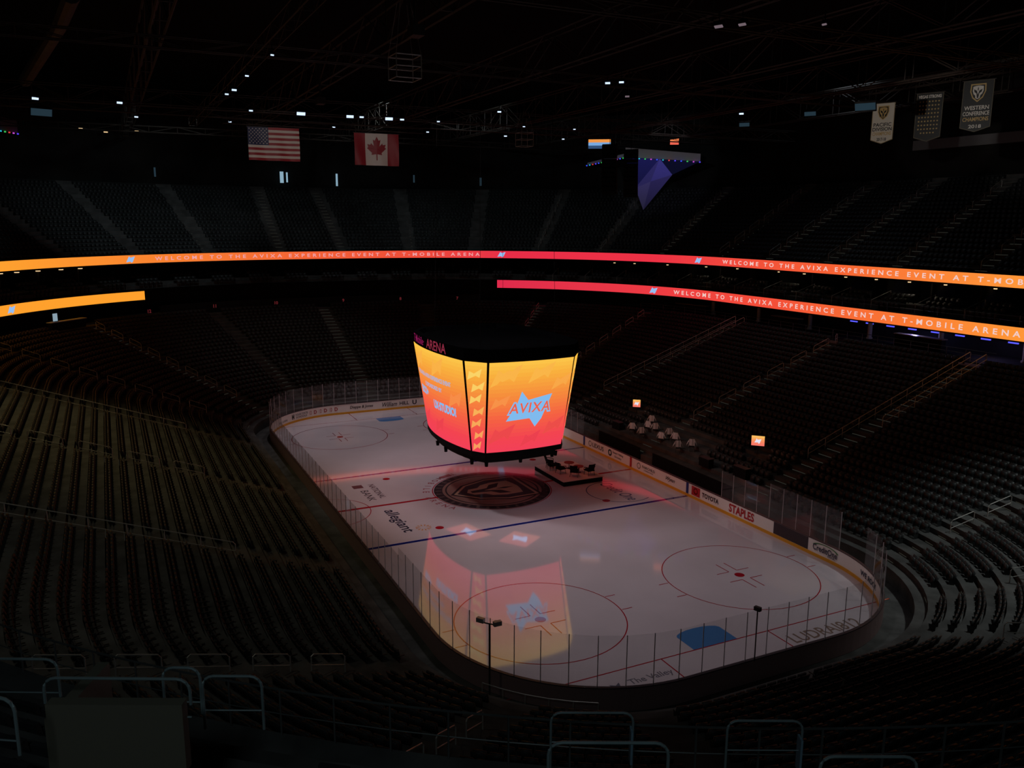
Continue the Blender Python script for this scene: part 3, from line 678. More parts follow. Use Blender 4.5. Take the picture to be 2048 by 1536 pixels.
def monitor(x,y,z,w,h,r):
    o=O('monitor',None,label='small lit monitor showing an orange picture on a stand',cat='monitor',group='rinkside monitors',loc=(x,y,z),rz=r)
    m=MB();m.box((0,.03,1.0),(w+.08,.06,h+.08));O('housing',m.mesh('h','dark'),o)
    m=MB();m.grid(lambda u,v:((u-.5)*w,-.005,1.0+(v-.5)*h),1,6,lambda u,v:mixc(grad(v),lin((255,200,150)),.25));O('screen',m.mesh('s','led',True),o)
    m=MB();m.poly([(a*h*.7,-.012,1.0+b*h*.7) for a,b in STAR],lin((225,225,240)));O('screen_graphic',m.mesh('g','led',True),o)
    m=MB();m.tube([(0,.06,0),(0,.06,1.0-h/2)],.03,6);m.box((0,.06,.02),(.5,.4,.03));O('stand',m.mesh('st','frame'),o)
monitor(-8.7,19.3,zrow(6.35),.72,.72,math.radians(50));monitor(8.1,19.4,zrow(6.45),1.0,.8,math.radians(45))
for X0,X1 in((-7.6,-.9),(1.0,11.0)):
    o=O('players_bench',None,label='long dark players bench behind the boards',cat='bench')
    m=MB();m.box(((X0+X1)/2,HY+.95,.5),(X1-X0,.35,.06));m.box(((X0+X1)/2,HY+1.5,.95),(X1-X0,.06,1.1));O('bench_seat',m.mesh('bs','dark'),o)
    for x in np.linspace(X0+.3,X1-.3,4):
        m=MB();m.box((x,HY+.95,.24),(.08,.3,.46));O('leg',m.mesh('bl','frame'),o)
for (x,y,sx,sy,sz) in((6.1,16.0,1.2,.5,.7),(9.6,16.6,1.4,.5,.8),(-7.3,16.3,1.2,.5,.7)):
    o=O('equipment_case',None,label='black equipment case standing behind the players bench',cat='case',group='equipment cases')
    z=zrow(y-HY);m=MB();m.box((x,y,z+sz/2),(sx,sy,sz));O('case_body',m.mesh('c','dark'),o);m=MB();m.box((x,y,z+sz+.02),(sx+.04,sy+.04,.05));O('lid',m.mesh('l','frame'),o)
# ------------------------------------------------------------------ cameras
def campole(x,y,z0,z1,label):
    o=O('camera_pole',None,label=label,cat='camera')
    m=MB();m.tube([(x,y,z0),(x,y,z1)],.04,8);O('pole',m.mesh('p','frame'),o)
    for k,(a,b) in enumerate(((-.32,-.28),(.28,.25))):
        m=MB();m.box((x+a,y+b,z1+.1),(.36,.18,.2),rz=.6+k);m.cyl((x+a-.15,y+b,z1+.02),.06,.14,8);O('camera_body',m.mesh('c','post'),o)
    m=MB();m.tube([(x-.35,y-.3,z1),(x+.3,y+.27,z1)],.03,6);O('bracket',m.mesh('b','frame'),o)
p,_=pt(-(Q3+31),.5);campole(p[0],p[1],0,3.5,'pole with two robotic broadcast cameras behind the corner glass')
o=O('goal_camera',None,label='small camera clamped on top of the end glass',cat='camera')
m=MB();m.box((30.7,-.8,3.66),(.3,.18,.18),rz=.3);O('camera_body',m.mesh('c','frame'),o);m=MB();m.tube([(30.7,-.8,1.1),(30.7,-.8,3.58)],.03,6);O('bracket',m.mesh('b','frame'),o)
ringrail('crowd_barrier',1.3,.0,1.15,-(Q3+62),-(Q3+32),'low steel crowd barrier beside the rink corner',post=.9,r=.02,mid=1)
# ------------------------------------------------------------------ near deck U rails and parapet
def urail(L,R,z,label,foot=.95,sign=False):
    L=np.array([*L,z],float);R=np.array([*R,z],float);e=(R-L);w=np.linalg.norm(e);e/=w
    o=O('handrail',None,label=label,cat='handrail',group='loop handrails on the near deck')
    m=MB();c=min(.14,w*.3)
    def A(P,d1):return [P+np.array([0,0,-c])+np.array([0,0,c])*math.sin(t)+d1*c*(1-math.cos(t)) for t in np.linspace(0,math.pi/2,5)]
    pts=[L-[0,0,foot]]+A(L,e)+A(R,-e)[::-1]+[R-[0,0,foot]]
    m.tube(pts,.018,8);m.tube([L-[0,0,.45],R-[0,0,.45]],.010,6);O('tube',m.mesh('u','railn'),o)
    if sign:
        m=MB();n=np.array([e[1],-e[0],0]);m.box(R-[0,0,.5]-e*.02,(.03,.16,.5),lin((120,150,170)),ax=(e,n,np.array([0,0,1.])));O('sign_plate',m.mesh('sp','paint',True),o,label='pale narrow notice plate')
urail((48.27,-20.95),(48.76,-19.93),14.08,'steel loop handrail at the foot of the deck aisle',sign=True)
urail((50.70,-22.31),(51.23,-21.21),15.51,'steel loop handrail part way up the deck aisle')
urail((49.34,-18.77),(49.79,-17.84),13.98,'steel loop handrail at the foot of the deck aisle',sign=True)
urail((51.60,-19.47),(52.05,-18.53),15.07,'steel loop handrail part way up the deck aisle')
urail((47.8,-26.94),(48.5,-25.52),15.85,'steel rail above the portal parapet',foot=.3)
urail((48.3,-27.9),(48.8,-27.1),16.2,'curved steel rail end beside the portal',foot=.6)
urail((47.35,-25.75),(47.55,-25.35),15.45,'short steel loop handrail at the portal',foot=.6)
urail((47.57,-25.33),(47.88,-24.69),15.35,'steel loop handrail beside the portal',foot=.7)
urail((46.0,-27.9),(46.5,-26.9),15.4,'steel rail across the portal opening',foot=.5)
m=MB();a=np.array([47.9,-26.9]);b=np.array([48.53,-25.59]);e=(b-a)/np.linalg.norm(b-a);n=np.array([e[1],-e[0]])
c=(a+b)/2;m.box((c[0],c[1],15.22),(1.46,.14,.8),ax=(np.array([*e,0]),np.array([*n,0]),np.array([0,0,1.])),col=lin((108,104,92)))
m.box((a[0]-n[0]*.6,a[1]-n[1]*.6,14.95),(.14,1.2,.9),ax=(np.array([*e,0]),np.array([*n,0]),np.array([0,0,1.])),col=lin((108,104,92)))
O('portal_parapet',m.mesh('pp','paint',True),label='low grey concrete parapet around a stair portal',cat='parapet')
# ------------------------------------------------------------------ roof trusses, catwalk
def truss(a,b,h,w,bay,r):
    a=np.array(a,float);b=np.array(b,float);L=np.linalg.norm(b-a);e=(b-a)/L;s=np.array([-e[1],e[0],0]);m=MB()
    cs=[s*w/2,-s*w/2,s*w/2+[0,0,h],-s*w/2+[0,0,h]]
    for c in cs:m.tube([a+c,b+c],r,4)
    n=int(L/bay)
    for i in range(n):
        p=a+e*L*i/n;q=a+e*L*(i+1)/n
        for c in(s*w/2,-s*w/2):
            m.tube([p+c,q+c+[0,0,h]] if i%2==0 else [p+c+[0,0,h],q+c],r*.6,4)
            m.tube([p+c,p+c+[0,0,h]],r*.5,4)
        m.tube([p+cs[0],p+cs[1]],r*.5,4)
    return m.mesh('truss','truss')
for Y in(-36,-22,-8,6,20,34,46):
    O('roof_truss',truss((-74,Y,32.),(45,Y,32.),2.6,.9,4.6,.085),label='long steel lattice roof truss',cat='truss',group='long roof trusses')
for X in(-58,-38,-2,18):
    O('roof_truss',truss((X,-46,31.2),(X,52,31.2),.7,.5,3.2,.045),label='slim cross truss under the dark roof',cat='truss',group='cross trusses')
O('catwalk',truss((-17.4,-42,29.6),(-17.4,45,29.6),1.1,1.2,2.4,.035),label='steel lighting catwalk crossing below the roof',cat='catwalk')
O('catwalk',truss((-45,-16.0,30.9),(30,-16.0,30.9),.8,.8,2.4,.03),label='steel lighting catwalk running along the roof',cat='catwalk')
O('catwalk',truss((-20,-16,28.75),(-20,2,28.75),.4,.4,1.2,.025),label='short truss carrying the flags',cat='catwalk')
O('catwalk',truss((-4,38.2,32.2),(16,38.2,32.2),.4,.5,1.2,.03),label='short truss carrying the banners',cat='catwalk')
for (x,y) in((-11.4,-9.7),(15.5,-11.2)):
    m=MB();m.tube([(x,y,30),(x,y,37)],.06,6);m.tube([(x+.35,y,30),(x+.35,y,37)],.03,6);m.box((x+.15,y,29.9),(.9,.6,.5));O('hoist_column',m.mesh('hc','truss'),label='vertical hoist mast under the roof',cat='rigging')
def rigbox(x,y,z,s,h):
    m=MB()
    for a in(-1,1):
        for b in(-1,1):m.tube([(x+a*s/2,y+b*s/2,z),(x+a*s/2,y+b*s/2,z+h)],.03,4);m.tube([(x+a*s/2,y+b*s/2,z+h),(x+a*s*.2,y+b*s*.2,31.3)],.012,4)
    for zz in(z,z+h,z+h*.5):
        for (p,q) in(((-1,-1),(1,-1)),((1,-1),(1,1)),((1,1),(-1,1)),((-1,1),(-1,-1))):m.tube([(x+p[0]*s/2,y+p[1]*s/2,zz),(x+q[0]*s/2,y+q[1]*s/2,zz)],.03,4)
    O('rigging_frame',m.mesh('rf','rail'),label='open box-shaped rigging frame hanging from the roof',cat='rigging')
rigbox(15.0,-11.6,27.7,1.3,1.1);rigbox(-20,12.6,28.0,1.3,1.3)
m=MB();m.tube([(-30,-31,32.5),(-5,-27.5,32.5),(5,-26.5,32.3)],.5,12);O('air_duct',m.mesh('ad','truss'),label='round brown air duct under the roof',cat='duct')
LW=emit('lamp_cool',(205,225,255),1.3);LM=emit('lamp_mid',(150,130,140),.5);LD=emit('lamp_dim',(60,85,100),.35);LWM=emit('lamp_warm',(255,215,160),1.0)
def fixture(x,y,z,w,m_,label='small rectangular arena floodlight hanging from a catwalk'):
    o=O('floodlight',None,label=label,cat='light fixture',group='roof floodlights',loc=(x,y,z))
    tgt=np.array([30,-12,8.])-np.array([x,y,z]);tgt/=np.linalg.norm(tgt);s=np.cross(tgt,[0,0,1]);s/=np.linalg.norm(s);u=np.cross(s,tgt);ax=(s,tgt,u)
    m=MB();m.box(-tgt*.12,(w+.08,.2,w*.5+.08),ax=ax);m.tube([-tgt*.1+np.array([0,0,.05]),(0,0,.65)],.025,5);O('housing',m.mesh('h','cable'),o)
    m=MB();m.box(tgt*.0,(w,.04,w*.36),ax=ax);O('lens',m.mesh('l',m_),o,label='glowing cool white lens')
for (x,y,w) in((8.4,-16.9,.18),(.8,-17.1,.22),(-5.6,-17.,.32),(-7.9,-17.2,.25),(-16.4,-24,.4),(-16.8,-29.7,.45),(8.7,4.3,.32),(9.4,4.9,.3),(-7.8,4.2,.3),(-16.7,-10.1,.7),(-16.7,-5.9,.6),(-16.6,-4.9,.35),(-16.7,-2.4,.65),(-16.7,-1.2,.35),(.4,22.5,.35),(-16.5,16.3,.22),(-16.7,10.9,.22),(-16.6,-14.2,.3),(-16.6,2.2,.25)):
    fixture(x,y,29.5,w,LW)
for (x,y,z,w) in((-38,-22,30.8,.35),(-38,-13,30.8,.3),(-38,-2,30.8,.3),(-38,9,30.8,.3),(-38,19,30.8,.35),(-38,27,30.8,.3)):fixture(x,y,z,w,LW)
for (x,y,w) in((27,4.4,.22),(24.5,.4,.4),(25.3,1.1,.35),(4,8.9,.3)):fixture(x,y,29.55,w,LM,'small dim floodlight hanging from a catwalk')
for (x,y,w) in((-26,-29.8,1.6),(-5.7,28.1,.9),(3,27.5,.9),(8.2,28,1.5)):fixture(x,y,29.5,w,LD,'wide dim bluish floodlight under the roof')
def linearray(x,y,z,n):
    o=O('line_array_speaker',None,label='tall curved black line array loudspeaker hanging from the roof',cat='loudspeaker',group='hanging line arrays')
    px,pz=0.,z+2.1
    d=np.array([.75,-.66,0])
    for i in range(n):
        a=.03*i;ax=(np.array([.66,.75,0]),d*math.cos(a)-np.array([0,0,1])*math.sin(a),np.array([0,0,1.])*math.cos(a)+d*math.sin(a))
        c=np.array([x,y,pz])-d*px;m=MB();m.box(c,(1.2,.6,.34),ax=ax);m.box(c+ax[1]*.32,(1.,.06,.26),ax=ax);O('speaker_cabinet',m.mesh('s','dark'),o)
        pz-=.36*math.cos(a);px+=.36*math.sin(a)
    m=MB();m.tube([(x,y,z+2.3),(x,y,31)],.02,5);m.tube([(x-.5,y-.4,z+2.32),(x+.5,y+.4,z+2.32)],.05,5);O('hoist_cable',m.mesh('c','cable'),o)
linearray(-3.6,12.3,24.6,11);linearray(-6.,16.,24.5,11)
# ------------------------------------------------------------------ flags
def clothfn(o,wdir,w,h,amp=.09):
    o=np.array(o,float);wd=np.array(wdir,float);nn=np.array([wd[1],-wd[0],0])
    def f(u,v,off=0.):
        s=amp*(1.2-v)*math.sin(u*13+v*2)+amp*.6*math.sin(u*5+1+v*3)
        return o+wd*(u-.5)*w+nn*(s+off)+np.array([0,0,(v-.5)*h])
    return f
def usflag(o):
    e=O('flag',None,label='American stars and stripes flag hanging from the roof',cat='flag');f=clothfn(o,(0,1,0),4.4,2.8);m=MB()
    Rr,Ww,Bb=lin((175,52,60)),lin((235,225,215)),lin((48,56,96))
    def c(u,v):
        if u<.4 and v>6/13:return Bb
        return Rr if int(v*13)%2==0 else Ww
    m.grid(f,30,26,c)
    for r in range(9):
        for k in range(6 if r%2==0 else 5):
            u=.4*((k*2+1+(r%2))/12);v=1-(7/13)*(r+1)/10
            m.poly([f(u+.016*(1 if j%2==0 else .42)*math.sin(math.pi*j/5),v+.026*(1 if j%2==0 else .42)*math.cos(math.pi*j/5),.03) for j in range(10)],Ww)
    O('cloth',m.mesh('c','paint',True),e);m=MB();m.tube([np.array(o)+[0,-2.3,1.42],np.array(o)+[0,2.3,1.42]],.04,6);O('pole',m.mesh('p','frame'),e)
usflag((-20,-11.85,27.2))
def caflag(o):
    e=O('flag',None,label='Canadian flag with red maple leaf hanging from the roof',cat='flag');f=clothfn(o,(0,1,0),4.2,2.85);m=MB()
    Rr,Ww=lin((165,40,52)),lin((235,222,214));m.grid(f,32,12,lambda u,v:Rr if (u<.25 or u>.75) else Ww)
    hl=[(0,.5),(.085,.345),(.165,.385),(.115,.12),(.24,.245),(.265,.18),(.395,.205),(.35,.085),(.41,.05),(.20,-.13),(.225,-.21),(.02,-.18),(.02,-.42)]
    pts=hl+[(-x,y) for x,y in hl[::-1][:-1]]
    for k in range(len(pts)):
        a=pts[k];b=pts[(k+1)%len(pts)]
        m.poly([f(.5,.5,.05),f(.5+a[0]*.52,.5+a[1]*.8,.05),f(.5+b[0]*.52,.5+b[1]*.8,.05)],Rr)
    O('cloth',m.mesh('c','paint',True),e);m=MB();m.tube([np.array(o)+[0,-2.2,1.45],np.array(o)+[0,2.2,1.45]],.04,6);O('pole',m.mesh('p','frame'),e)
caflag((-20,-2.6,27.1))
def banner(o,w,h,base,edge,label,kind):
    e=O('banner',None,label=label,cat='banner');o=np.array(o,float);ex=np.array([.93,.37,0]);nn=np.array([.37,-.93,0])
    F=lambda z:(lambda a,b:o+ex*a+np.array([0,0,b])+nn*z)
    m=MB();T=[(-w/2,h/2),(w/2,h/2),(w/2,-h/2+.35),(0,-h/2),(-w/2,-h/2+.35)]
    m.poly([F(0)(a,b) for a,b in T[::-1]],edge);m.poly([F(.015)(a*.94,b*.965) for a,b in T[::-1]],base);O('cloth',m.mesh('c','paint',True),e)
    m=MB();G=lin((215,182,112));Wt=lin((240,236,228));Kk=lin((25,25,28))
    main=Kk if kind=='w' else Wt
    if kind!='s':
        def sp(pts,c,z,k=.50):m.poly([F(z)(a*k*w/2.4,b*k*w/2.4+h*.27) for a,b in pts],c)
        sp([(x*1.18,y*1.18) for x,y in E_SH],G,.02);sp(E_SH,Kk,.025);sp(E_HE,G if kind=='w' else Wt,.03);sp(E_V,Kk,.035);sp(E_CR,Kk,.04)
        L=['PACIFIC','DIVISION','CHAMPIONS','2017-18'] if kind=='w' else ['WESTERN','CONFERENCE','CHAMPIONS','2018']
        for k,t in enumerate(L):
            yb=(-.03,-.14,-.25,-.39)[k]*h
            text(m,t,lambda a,b,yb=yb:F(.03)(a,b+yb),w=((w*.8,w*.86,w*.84,w*.42)[k]),h=.32 if k<3 else .28,col=(G if k==2 else main),bold=.02)
    else:
        text(m,'VEGAS STRONG',lambda a,b:F(.03)(a,b+h*.42),w=w*.84,h=.26,col=Wt,bold=.03)
        for r in range(9):
            for k in range(7):
                a0=(k-3)*w*.115;b0=h*.32-r*h*.08
                if r==8 and abs(k-3)>2:continue
                m.poly([F(.03)(a0+.09*(1 if j%2==0 else .42)*math.sin(math.pi*j/5),b0+.09*(1 if j%2==0 else .42)*math.cos(math.pi*j/5)) for j in range(10)],G)
    O('banner_print',m.mesh('t','paint',True),e);m=MB();m.tube([F(0)(-w/2-.1,h/2),F(0)(w/2+.1,h/2)],.04,6)
    O('pole',m.mesh('p','frame'),e)
banner((1.2,38,29.45),1.95,3.55,lin((235,228,212)),lin((180,160,120)),'white division championship banner with gold shield emblem','w')
banner((5.9,38,29.5),2.15,4.0,lin((6,6,7)),lin((80,70,46)),'black memorial banner covered with rows of gold stars','s')
banner((10.3,38,29.9),2.25,4.0,lin((5,5,6)),lin((80,70,46)),'black conference championship banner with shield emblem','k')
# ------------------------------------------------------------------ faceted lounge balcony
lb=O('lounge_balcony',None,label='angular faceted lounge balcony lit purple with coloured LED edge',cat='balcony')
A=np.array([-51.7,38.7,28.8]);C_=np.array([-46.6,41.9,29.7]);B=np.array([-37.8,48.3,28.8])
back=np.array([-3.5,5.,0])
p1=C_+[.1,-.1,-.15];p2=np.array([-42.6,45.0,29.35]);p3=B.copy();p4=np.array([-45.3,42.9,25.4]);p5=np.array([-40.9,46.0,27.1]);tip=np.array([-44.6,43.9,22.3]);bk_=np.array([-48,49,26.])
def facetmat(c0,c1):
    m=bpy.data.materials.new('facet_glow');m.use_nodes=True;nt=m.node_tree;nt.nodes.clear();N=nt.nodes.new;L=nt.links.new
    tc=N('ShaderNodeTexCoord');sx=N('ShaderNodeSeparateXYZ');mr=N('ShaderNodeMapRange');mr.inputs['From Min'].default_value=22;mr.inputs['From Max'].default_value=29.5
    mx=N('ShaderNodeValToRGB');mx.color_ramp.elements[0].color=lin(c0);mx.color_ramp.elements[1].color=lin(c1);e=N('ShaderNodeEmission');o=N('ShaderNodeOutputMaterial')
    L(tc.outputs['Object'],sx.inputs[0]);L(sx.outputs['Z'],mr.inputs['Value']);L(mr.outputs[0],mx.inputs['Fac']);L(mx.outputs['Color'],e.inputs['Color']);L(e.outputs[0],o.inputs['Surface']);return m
mid=(p2+tip)/2+np.array([.5,-.5,.4])
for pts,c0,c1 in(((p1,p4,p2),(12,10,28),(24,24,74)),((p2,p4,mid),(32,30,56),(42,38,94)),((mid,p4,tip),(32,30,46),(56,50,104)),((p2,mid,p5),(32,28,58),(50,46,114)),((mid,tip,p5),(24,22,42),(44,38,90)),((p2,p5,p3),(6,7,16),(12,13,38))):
    m=MB();m.poly(pts);O('facet_panel',m.mesh('f',facetmat(c0,c1)),lb,label='blue-violet lit triangular panel')
m=MB();m.poly([A,C_,C_+[0,0,.5],A+[0,0,.3]],lin((150,150,155)));m.poly([C_,B,B+[0,0,1.0],C_+[0,0,1.3]],lin((190,188,188)));m.poly([A,C_,B,B+back*1.2,A+back*1.2],lin((30,30,34)));m.poly([p1,p3,p3+back,bk_,p1+back],lin((20,20,24)));m.poly([p1,bk_,p4],lin((20,20,24)))
O('balcony_edge',m.mesh('be','paint',True),lb,label='white angular balcony edge')
cols=[(60,90,255),(40,180,210),(60,200,90),(220,60,60),(200,80,210),(90,70,255)]
LEDM=[emit('led_dot',c,1.0) for c in cols]
dm=[]
for c in range(6):
    m=MB();m.cyl((0,0,-.07),.10,.14,8);dm.append(m.mesh('d',LEDM[c]))
for k in range(26):
    t=k/25;P=(A*(1-t*2)+C_*(t*2)) if t<.5 else (C_*(2-2*t)+B*(2*t-1));O('led_lamp',dm[(k*5//3)%6],lb,loc=P+np.array([.1,-.15,-.12]),label='small coloured LED lamp')
def wallscreen(c,w,h,cols2,label):
    c=np.array(c,float);ex=np.array([.55,.835,0]);o=O('display_screen',None,label=label,cat='screen')
    m=MB();m.box(c+np.array([-.835,.55,0])*.12,(w+.1,.2,h+.1),ax=(ex,np.array([-.835,.55,0]),np.array([0,0,1.])));O('housing',m.mesh('h','dark'),o)
    m=MB()
    for i,(c0) in enumerate(cols2):
        n=len(cols2);m.poly([c+ex*(-w/2)+[0,0,h/2-h*(i+1)/n],c+ex*(w/2)+[0,0,h/2-h*(i+1)/n],c+ex*(w/2)+[0,0,h/2-h*i/n],c+ex*(-w/2)+[0,0,h/2-h*i/n]],lin(c0))
    O('screen',m.mesh('s','led',True),o)
wallscreen((-50.4,39.9,31.7),3.2,1.3,[(240,150,70),(120,170,225),(50,80,120)],'wide screen with orange and blue picture above the lounge')
wallscreen((-42.6,47.4,31.8),1.2,.95,[(240,130,80),(235,100,80)],'small orange screen above the lounge')
l2=O('lounge_balcony',None,label='edge of a matching balcony with rainbow LED strip',cat='balcony')
a=np.array([-60.5,-36.2,30.95]);b=np.array([-61.2,-34.1,30.7])
m=MB();m.poly([a,b,b+[0,0,1.4],a+[0,0,1.6]],lin((120,95,105)));m.poly([a,b,b+[-4,0,0],a+[-4,0,0]],lin((30,30,30)));O('balcony_edge',m.mesh('e','paint',True),l2)
for k in range(6):
    t=k/5;O('led_lamp',dm[k%6],l2,loc=a*(1-t)+b*t+np.array([.15,0,-.1]))
WS=emit('door_glow',(150,185,205),.8);n_=0
for (x,y,z,w,h,c) in((-78.6,-.3,27.2,.55,1.7,1),(-78.6,.5,27.2,.25,1.5,1),(-78.6,8.3,27.0,.3,1.9,1),(-77.2,-18.5,27.4,.25,1.3,.5),(-76.8,20.6,27.4,.25,1.2,.5),(-72.5,30.6,27.0,.3,1.3,.4)):
    n_+=1
    m=MB();m.box((x+.35,y,z),(.04,w,h));O('window_%d'%n_,m.mesh('w',WS if c==1 else LD),label='narrow lit doorway slit in the dark wall',kind='structure')
for (x,y,z) in((-72.6,-27.5,32.6),(-72.8,-24.5,32.3),(-73.5,-21.8,32.6),(-73.9,-20.6,32.7)):
    o=O('wall_lamp',None,label='small warm lamp on the far upper wall',cat='lamp',group='warm wall lamps');m=MB();m.box((x,y,z),(.1,.5,.12));O('lens',m.mesh('l',LWM),o);m=MB();m.box((x-.1,y,z+.1),(.15,.6,.1));O('housing',m.mesh('h','dark'),o)
def suite(q,d,z):
    p,n=pt(q,d);t=np.array([-n[1],n[0]]);m=MB()
    m.box((p[0]+n[0]*2.5,p[1]+n[1]*2.5,z+1.55),(.15,5.,3.2),ax=(np.array([*t,0]),np.array([*n,0]),np.array([0,0,1.])));O('wall_suites',m.mesh('p','wall'),label='dark divider wall between club suites',kind='structure')
for k in range(-9,24):
    q=s2q(k*5.,30);suite(q,31.2,12.5)
mb=MB();pr=[(28.0,12.42),(28.6,12.42),(28.6,12.75),(29.5,12.75),(29.5,13.1),(31.,13.1)];sweep(mb,pr,-150,QT);O('floor',mb.mesh('t','concrete'),label='small dark terrace in front of the suites',kind='structure')
ss=[]
for d,z in((28.3,12.42),(29.1,12.75),(30.2,13.1)):ss+=rowseats(d,z,[s2q(k*5.,30) for k in range(-30,36)],-150,QT)
bulk(vis(ss,200,100),'stadium_seats','rows of dark club seats in front of the suites')
ringrail('guard_railing',27.6,12.5,.75,-130,QT-60,'slim railing in front of the club suites',post=2.5,r=.02,mid=1,m_='raild')
for k in range(7,24):
    q=s2q(k*5.,29.5);p,n=pt(q,28.2);p2_,_=pt(q,30.8);m=MB()
    m.tube([(p[0],p[1],12.5),(p[0],p[1],13.3),(p2_[0],p2_[1],14.1),(p2_[0],p2_[1],13.1)],.025,5)
    O('handrail',m.mesh('sr','rail'),label='short sloped steel handrail beside the club seats',cat='handrail',group='club seat handrails')
def warm(q,d,z,w=.35,m_=LWM):
    p,n=pt(q,d);o=O('suite_lamp',None,label='small warm ceiling lamp glowing in a club suite',cat='lamp',group='suite lamps');m=MB();m.cyl((p[0],p[1],z),w*.5,.1,10);O('lens',m.mesh('l',m_),o);m=MB();m.cyl((p[0],p[1],z+.1),w*.6,.12,10);O('housing',m.mesh('h','dark'),o)
for s in(-41,-38.8,-36,-33,-30.5):warm(s2q(s,31),31,15.0,.5)
for s in(44,47,52,58,63,70,74,80,84,88,92,97):warm(s2q(s,31),32.5,14.9,.3)
for s in(86,89,92,96,99,103):warm(s2q(s,31),30,11.2,.3,LWM)
BLU=emit('lamp_blue',(90,90,255),1.2)
for s in(84,86,88.5,91,93.5,96,98.5,101):
    p,n=pt(s2q(s,31),29.8);t=np.array([-n[1],n[0]]);ax=(np.array([*t,0]),np.array([*n,0]),np.array([0,0,1.]))
    o=O('accent_lamp',None,label='small blue-violet accent lamp over the concourse',cat='lamp',group='blue concourse lamps');m=MB();m.box((p[0],p[1],10.75),(.9,.08,.12),ax=ax);O('lens',m.mesh('l',BLU),o);m=MB();m.box((p[0],p[1],10.87),(.95,.12,.1),ax=ax);O('housing',m.mesh('h','dark'),o)
for s in(60,68,76,84,92,100):
    p,n=pt(s2q(s,29.5),29.5);m=MB();m.cyl((p[0],p[1],9.27),.22,2.0,12,lin((190,180,160)));m.cyl((p[0],p[1],9.27),.3,.15,12,lin((190,180,160)));O('column',m.mesh('c','paint',True),label='pale round concourse column below the ribbon board',cat='column',group='concourse columns')
for k,(s,w) in enumerate(((56,5),(72,4),(89,5))):
    p,n=pt(s2q(s,28.5),28.5);t=np.array([-n[1],n[0]]);ax=(np.array([*t,0]),np.array([*n,0]),np.array([0,0,1.]))
    o=O('bar_counter',None,label='curved concourse bar counter with a pale top',cat='counter',group='concourse bars');m=MB();m.box((p[0],p[1],9.82),(w,.6,1.1),ax=ax);O('counter_front',m.mesh('f','wall'),o);m=MB();m.box((p[0],p[1],10.38),(w+.2,.8,.06),lin((170,150,130)),ax=ax);O('counter_top',m.mesh('t','paint',True),o)
o=O('commentary_desk',None,label='pale desk with a raised laptop in the corner concourse',cat='desk');P0,n=pt(s2q(-33.5,25),25.2);t=np.array([-n[1],n[0]])
ax=(np.array([*t,0]),np.array([*n,0]),np.array([0,0,1.]));m=MB();m.box((P0[0],P0[1],10.05),(5.,.7,.08),lin((190,200,205)),ax=ax);O('desk_top',m.mesh('d','paint',True),o);m=MB();m.box((P0[0],P0[1],9.6),(4.8,.5,.85),ax=ax);O('desk_base',m.mesh('d','dark'),o)
o=O('laptop',None,label='open laptop with pale lit lid on the desk',cat='laptop');c=np.array([P0[0],P0[1],10.1])+np.array([*t,0])*(1.6)
m=MB();m.box(c+[0,0,.45],(.6,.04,.8),ax=ax);O('screen',m.mesh('s',emit('laptop_glow',(150,175,190),.8)),o);m=MB();m.box(c+[0,0,.03],(.5,.35,.04),ax=ax);O('keyboard',m.mesh('k','frame'),o)
for s,tx in((-22.5,'12'),(-14,'11'),(-6,'10'),(3,'9'),(11,'8'),(19,'7')):
    m=MB();text(m,tx,onpath(25.5,s,9.95),h=.42,col=lin((90,28,32)),bold=.03);O('section_sign',m.mesh('n','led',True),label='small red section number on the parapet wall',cat='sign',group='section numbers')
# ------------------------------------------------------------------ lights
def spot(loc,tgt,power,size,blend=.6,col=(1,.97,.98),rad=.5):
    l=bpy.data.lights.new('spot','SPOT');l.energy=power;l.spot_size=math.radians(size);l.spot_blend=blend;l.color=col;l.shadow_soft_size=rad
    o=bpy.data.objects.new('spotlight',l);COL.objects.link(o);o.location=loc;o.rotation_euler=(Vector(tgt)-Vector(loc)).to_track_quat('-Z','Y').to_euler();return o
IC=(1,.90,.94)
spot((-27,-6,29.),(-20,-.5,0),8600,64,.7,IC,1.2)
spot((-2,-13,28.8),(-2,1,0),6200,60,.7,IC,1.5)
spot((6,-2,29.0),(8,2,0),3000,64,.7,IC,1.5)
spot((20,-4,29.0),(19,-.5,0),5400,64,.8,IC,1.2)
spot((4,-3,27.5),(-20,-2.6,27.1),1700,16,.3,(1,.9,.85),.2)
spot((4,-12,27.5),(-20,-11.85,27.2),1900,16,.3,(1,.9,.85),.2)
spot((15,10,28),(1.2,38,29.5),3000,13,.4,(1,.95,.88),.2)
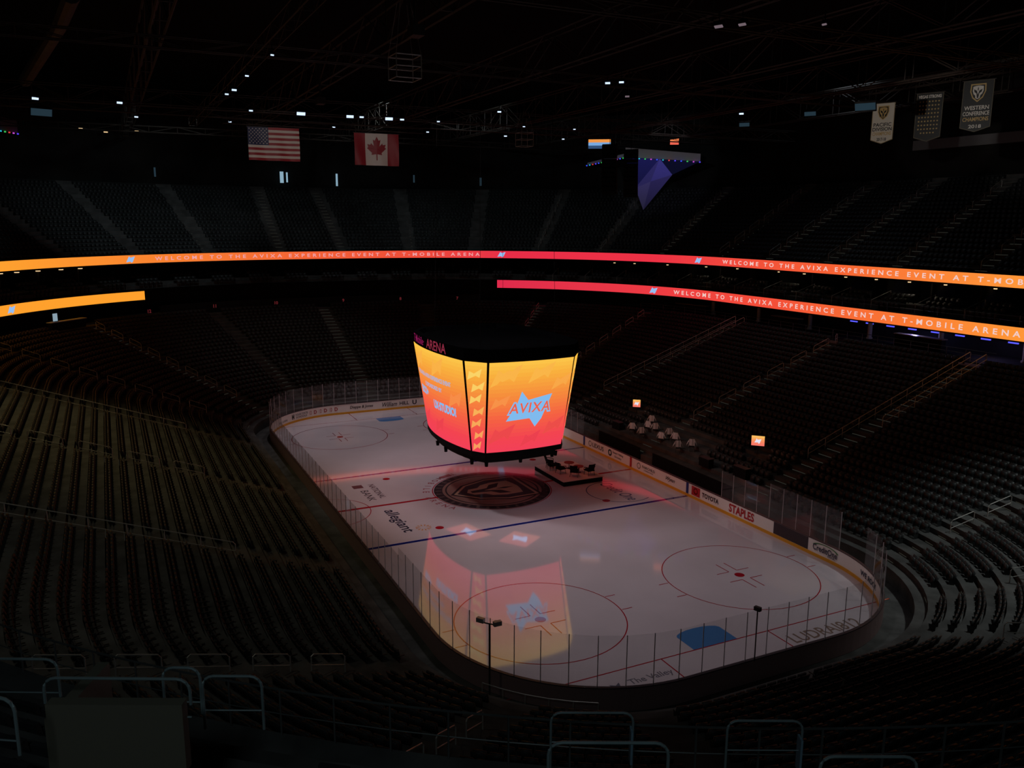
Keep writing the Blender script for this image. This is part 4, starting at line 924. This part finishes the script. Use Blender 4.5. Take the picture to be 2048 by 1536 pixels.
spot((15,10,28),(8.2,38,29.7),3600,20,.4,(1,.95,.88),.2)
spot((-6,20,28),(-42,45,29.4),3800,20,.4,(.8,.85,1.),.2)  # added lamp brightening the balcony edge in place of its LEDs
for (x,y,tx,ty,pw) in((-44,6,-67,7,2300),(-42,-14,-64,-22,2600),(-30,-34,-45,-50,1800),(-36,8,-58,38,1900)):
    spot((x,y,35.5),(tx,ty,20),pw,75,.8,(.75,.94,1.),1.)
spot((36,24,33),(32,19,1),10500,52,.9,(.92,1.,.98),1.)
spot((-12,-32,30),(-6,-27,5),3700,76,.9,(1.,.78,.36),1.)  # added warm fill over the left stand, not an arena fixture
spot((22,-34,30),(18,-26,5),1000,80,.9,(1.,.94,.75),1.)
spot((-6,30,35),(-4,34,6),520,90,.9,(.9,.95,1.),1.)
spot((-34,-4,34),(-44,-6,4),1300,62,.9,(1.,.97,.9),1.)
def area(loc,size,power,col,tgt=None):
    l=bpy.data.lights.new('area','AREA');l.energy=power;l.size=size;l.color=col;o=bpy.data.objects.new('arealight',l);COL.objects.link(o);o.location=loc
    if tgt:o.rotation_euler=(Vector(tgt)-Vector(loc)).to_track_quat('-Z','Y').to_euler()
area((-10,44,35.5),5,80,(.7,.85,1.))
area((62,-30,27),2,210,(.75,.95,1.),(48,-24,14))  # added fill behind the camera to lift the near deck
def point(loc,pw,col):
    l=bpy.data.lights.new('pl','POINT');l.energy=pw;l.color=col;l.shadow_soft_size=.15;o=bpy.data.objects.new('pointlight',l);COL.objects.link(o);o.location=loc
for s,pw in((60,18),(75,20),(90,24)):
    p,n=pt(s2q(s,31),30.5);point((p[0],p[1],15.),pw,(1,.85,.65))
p,n=pt(s2q(92,31),29.0);point((p[0],p[1],10.7),70,(.35,.35,1.))
p,n=pt(s2q(100,31),29.0);point((p[0],p[1],10.7),45,(.5,.4,1.))
w=bpy.data.worlds.new('world');scene.world=w;w.use_nodes=True;w.node_tree.nodes['Background'].inputs[0].default_value=(.6,.8,1,1);w.node_tree.nodes['Background'].inputs[1].default_value=.0012
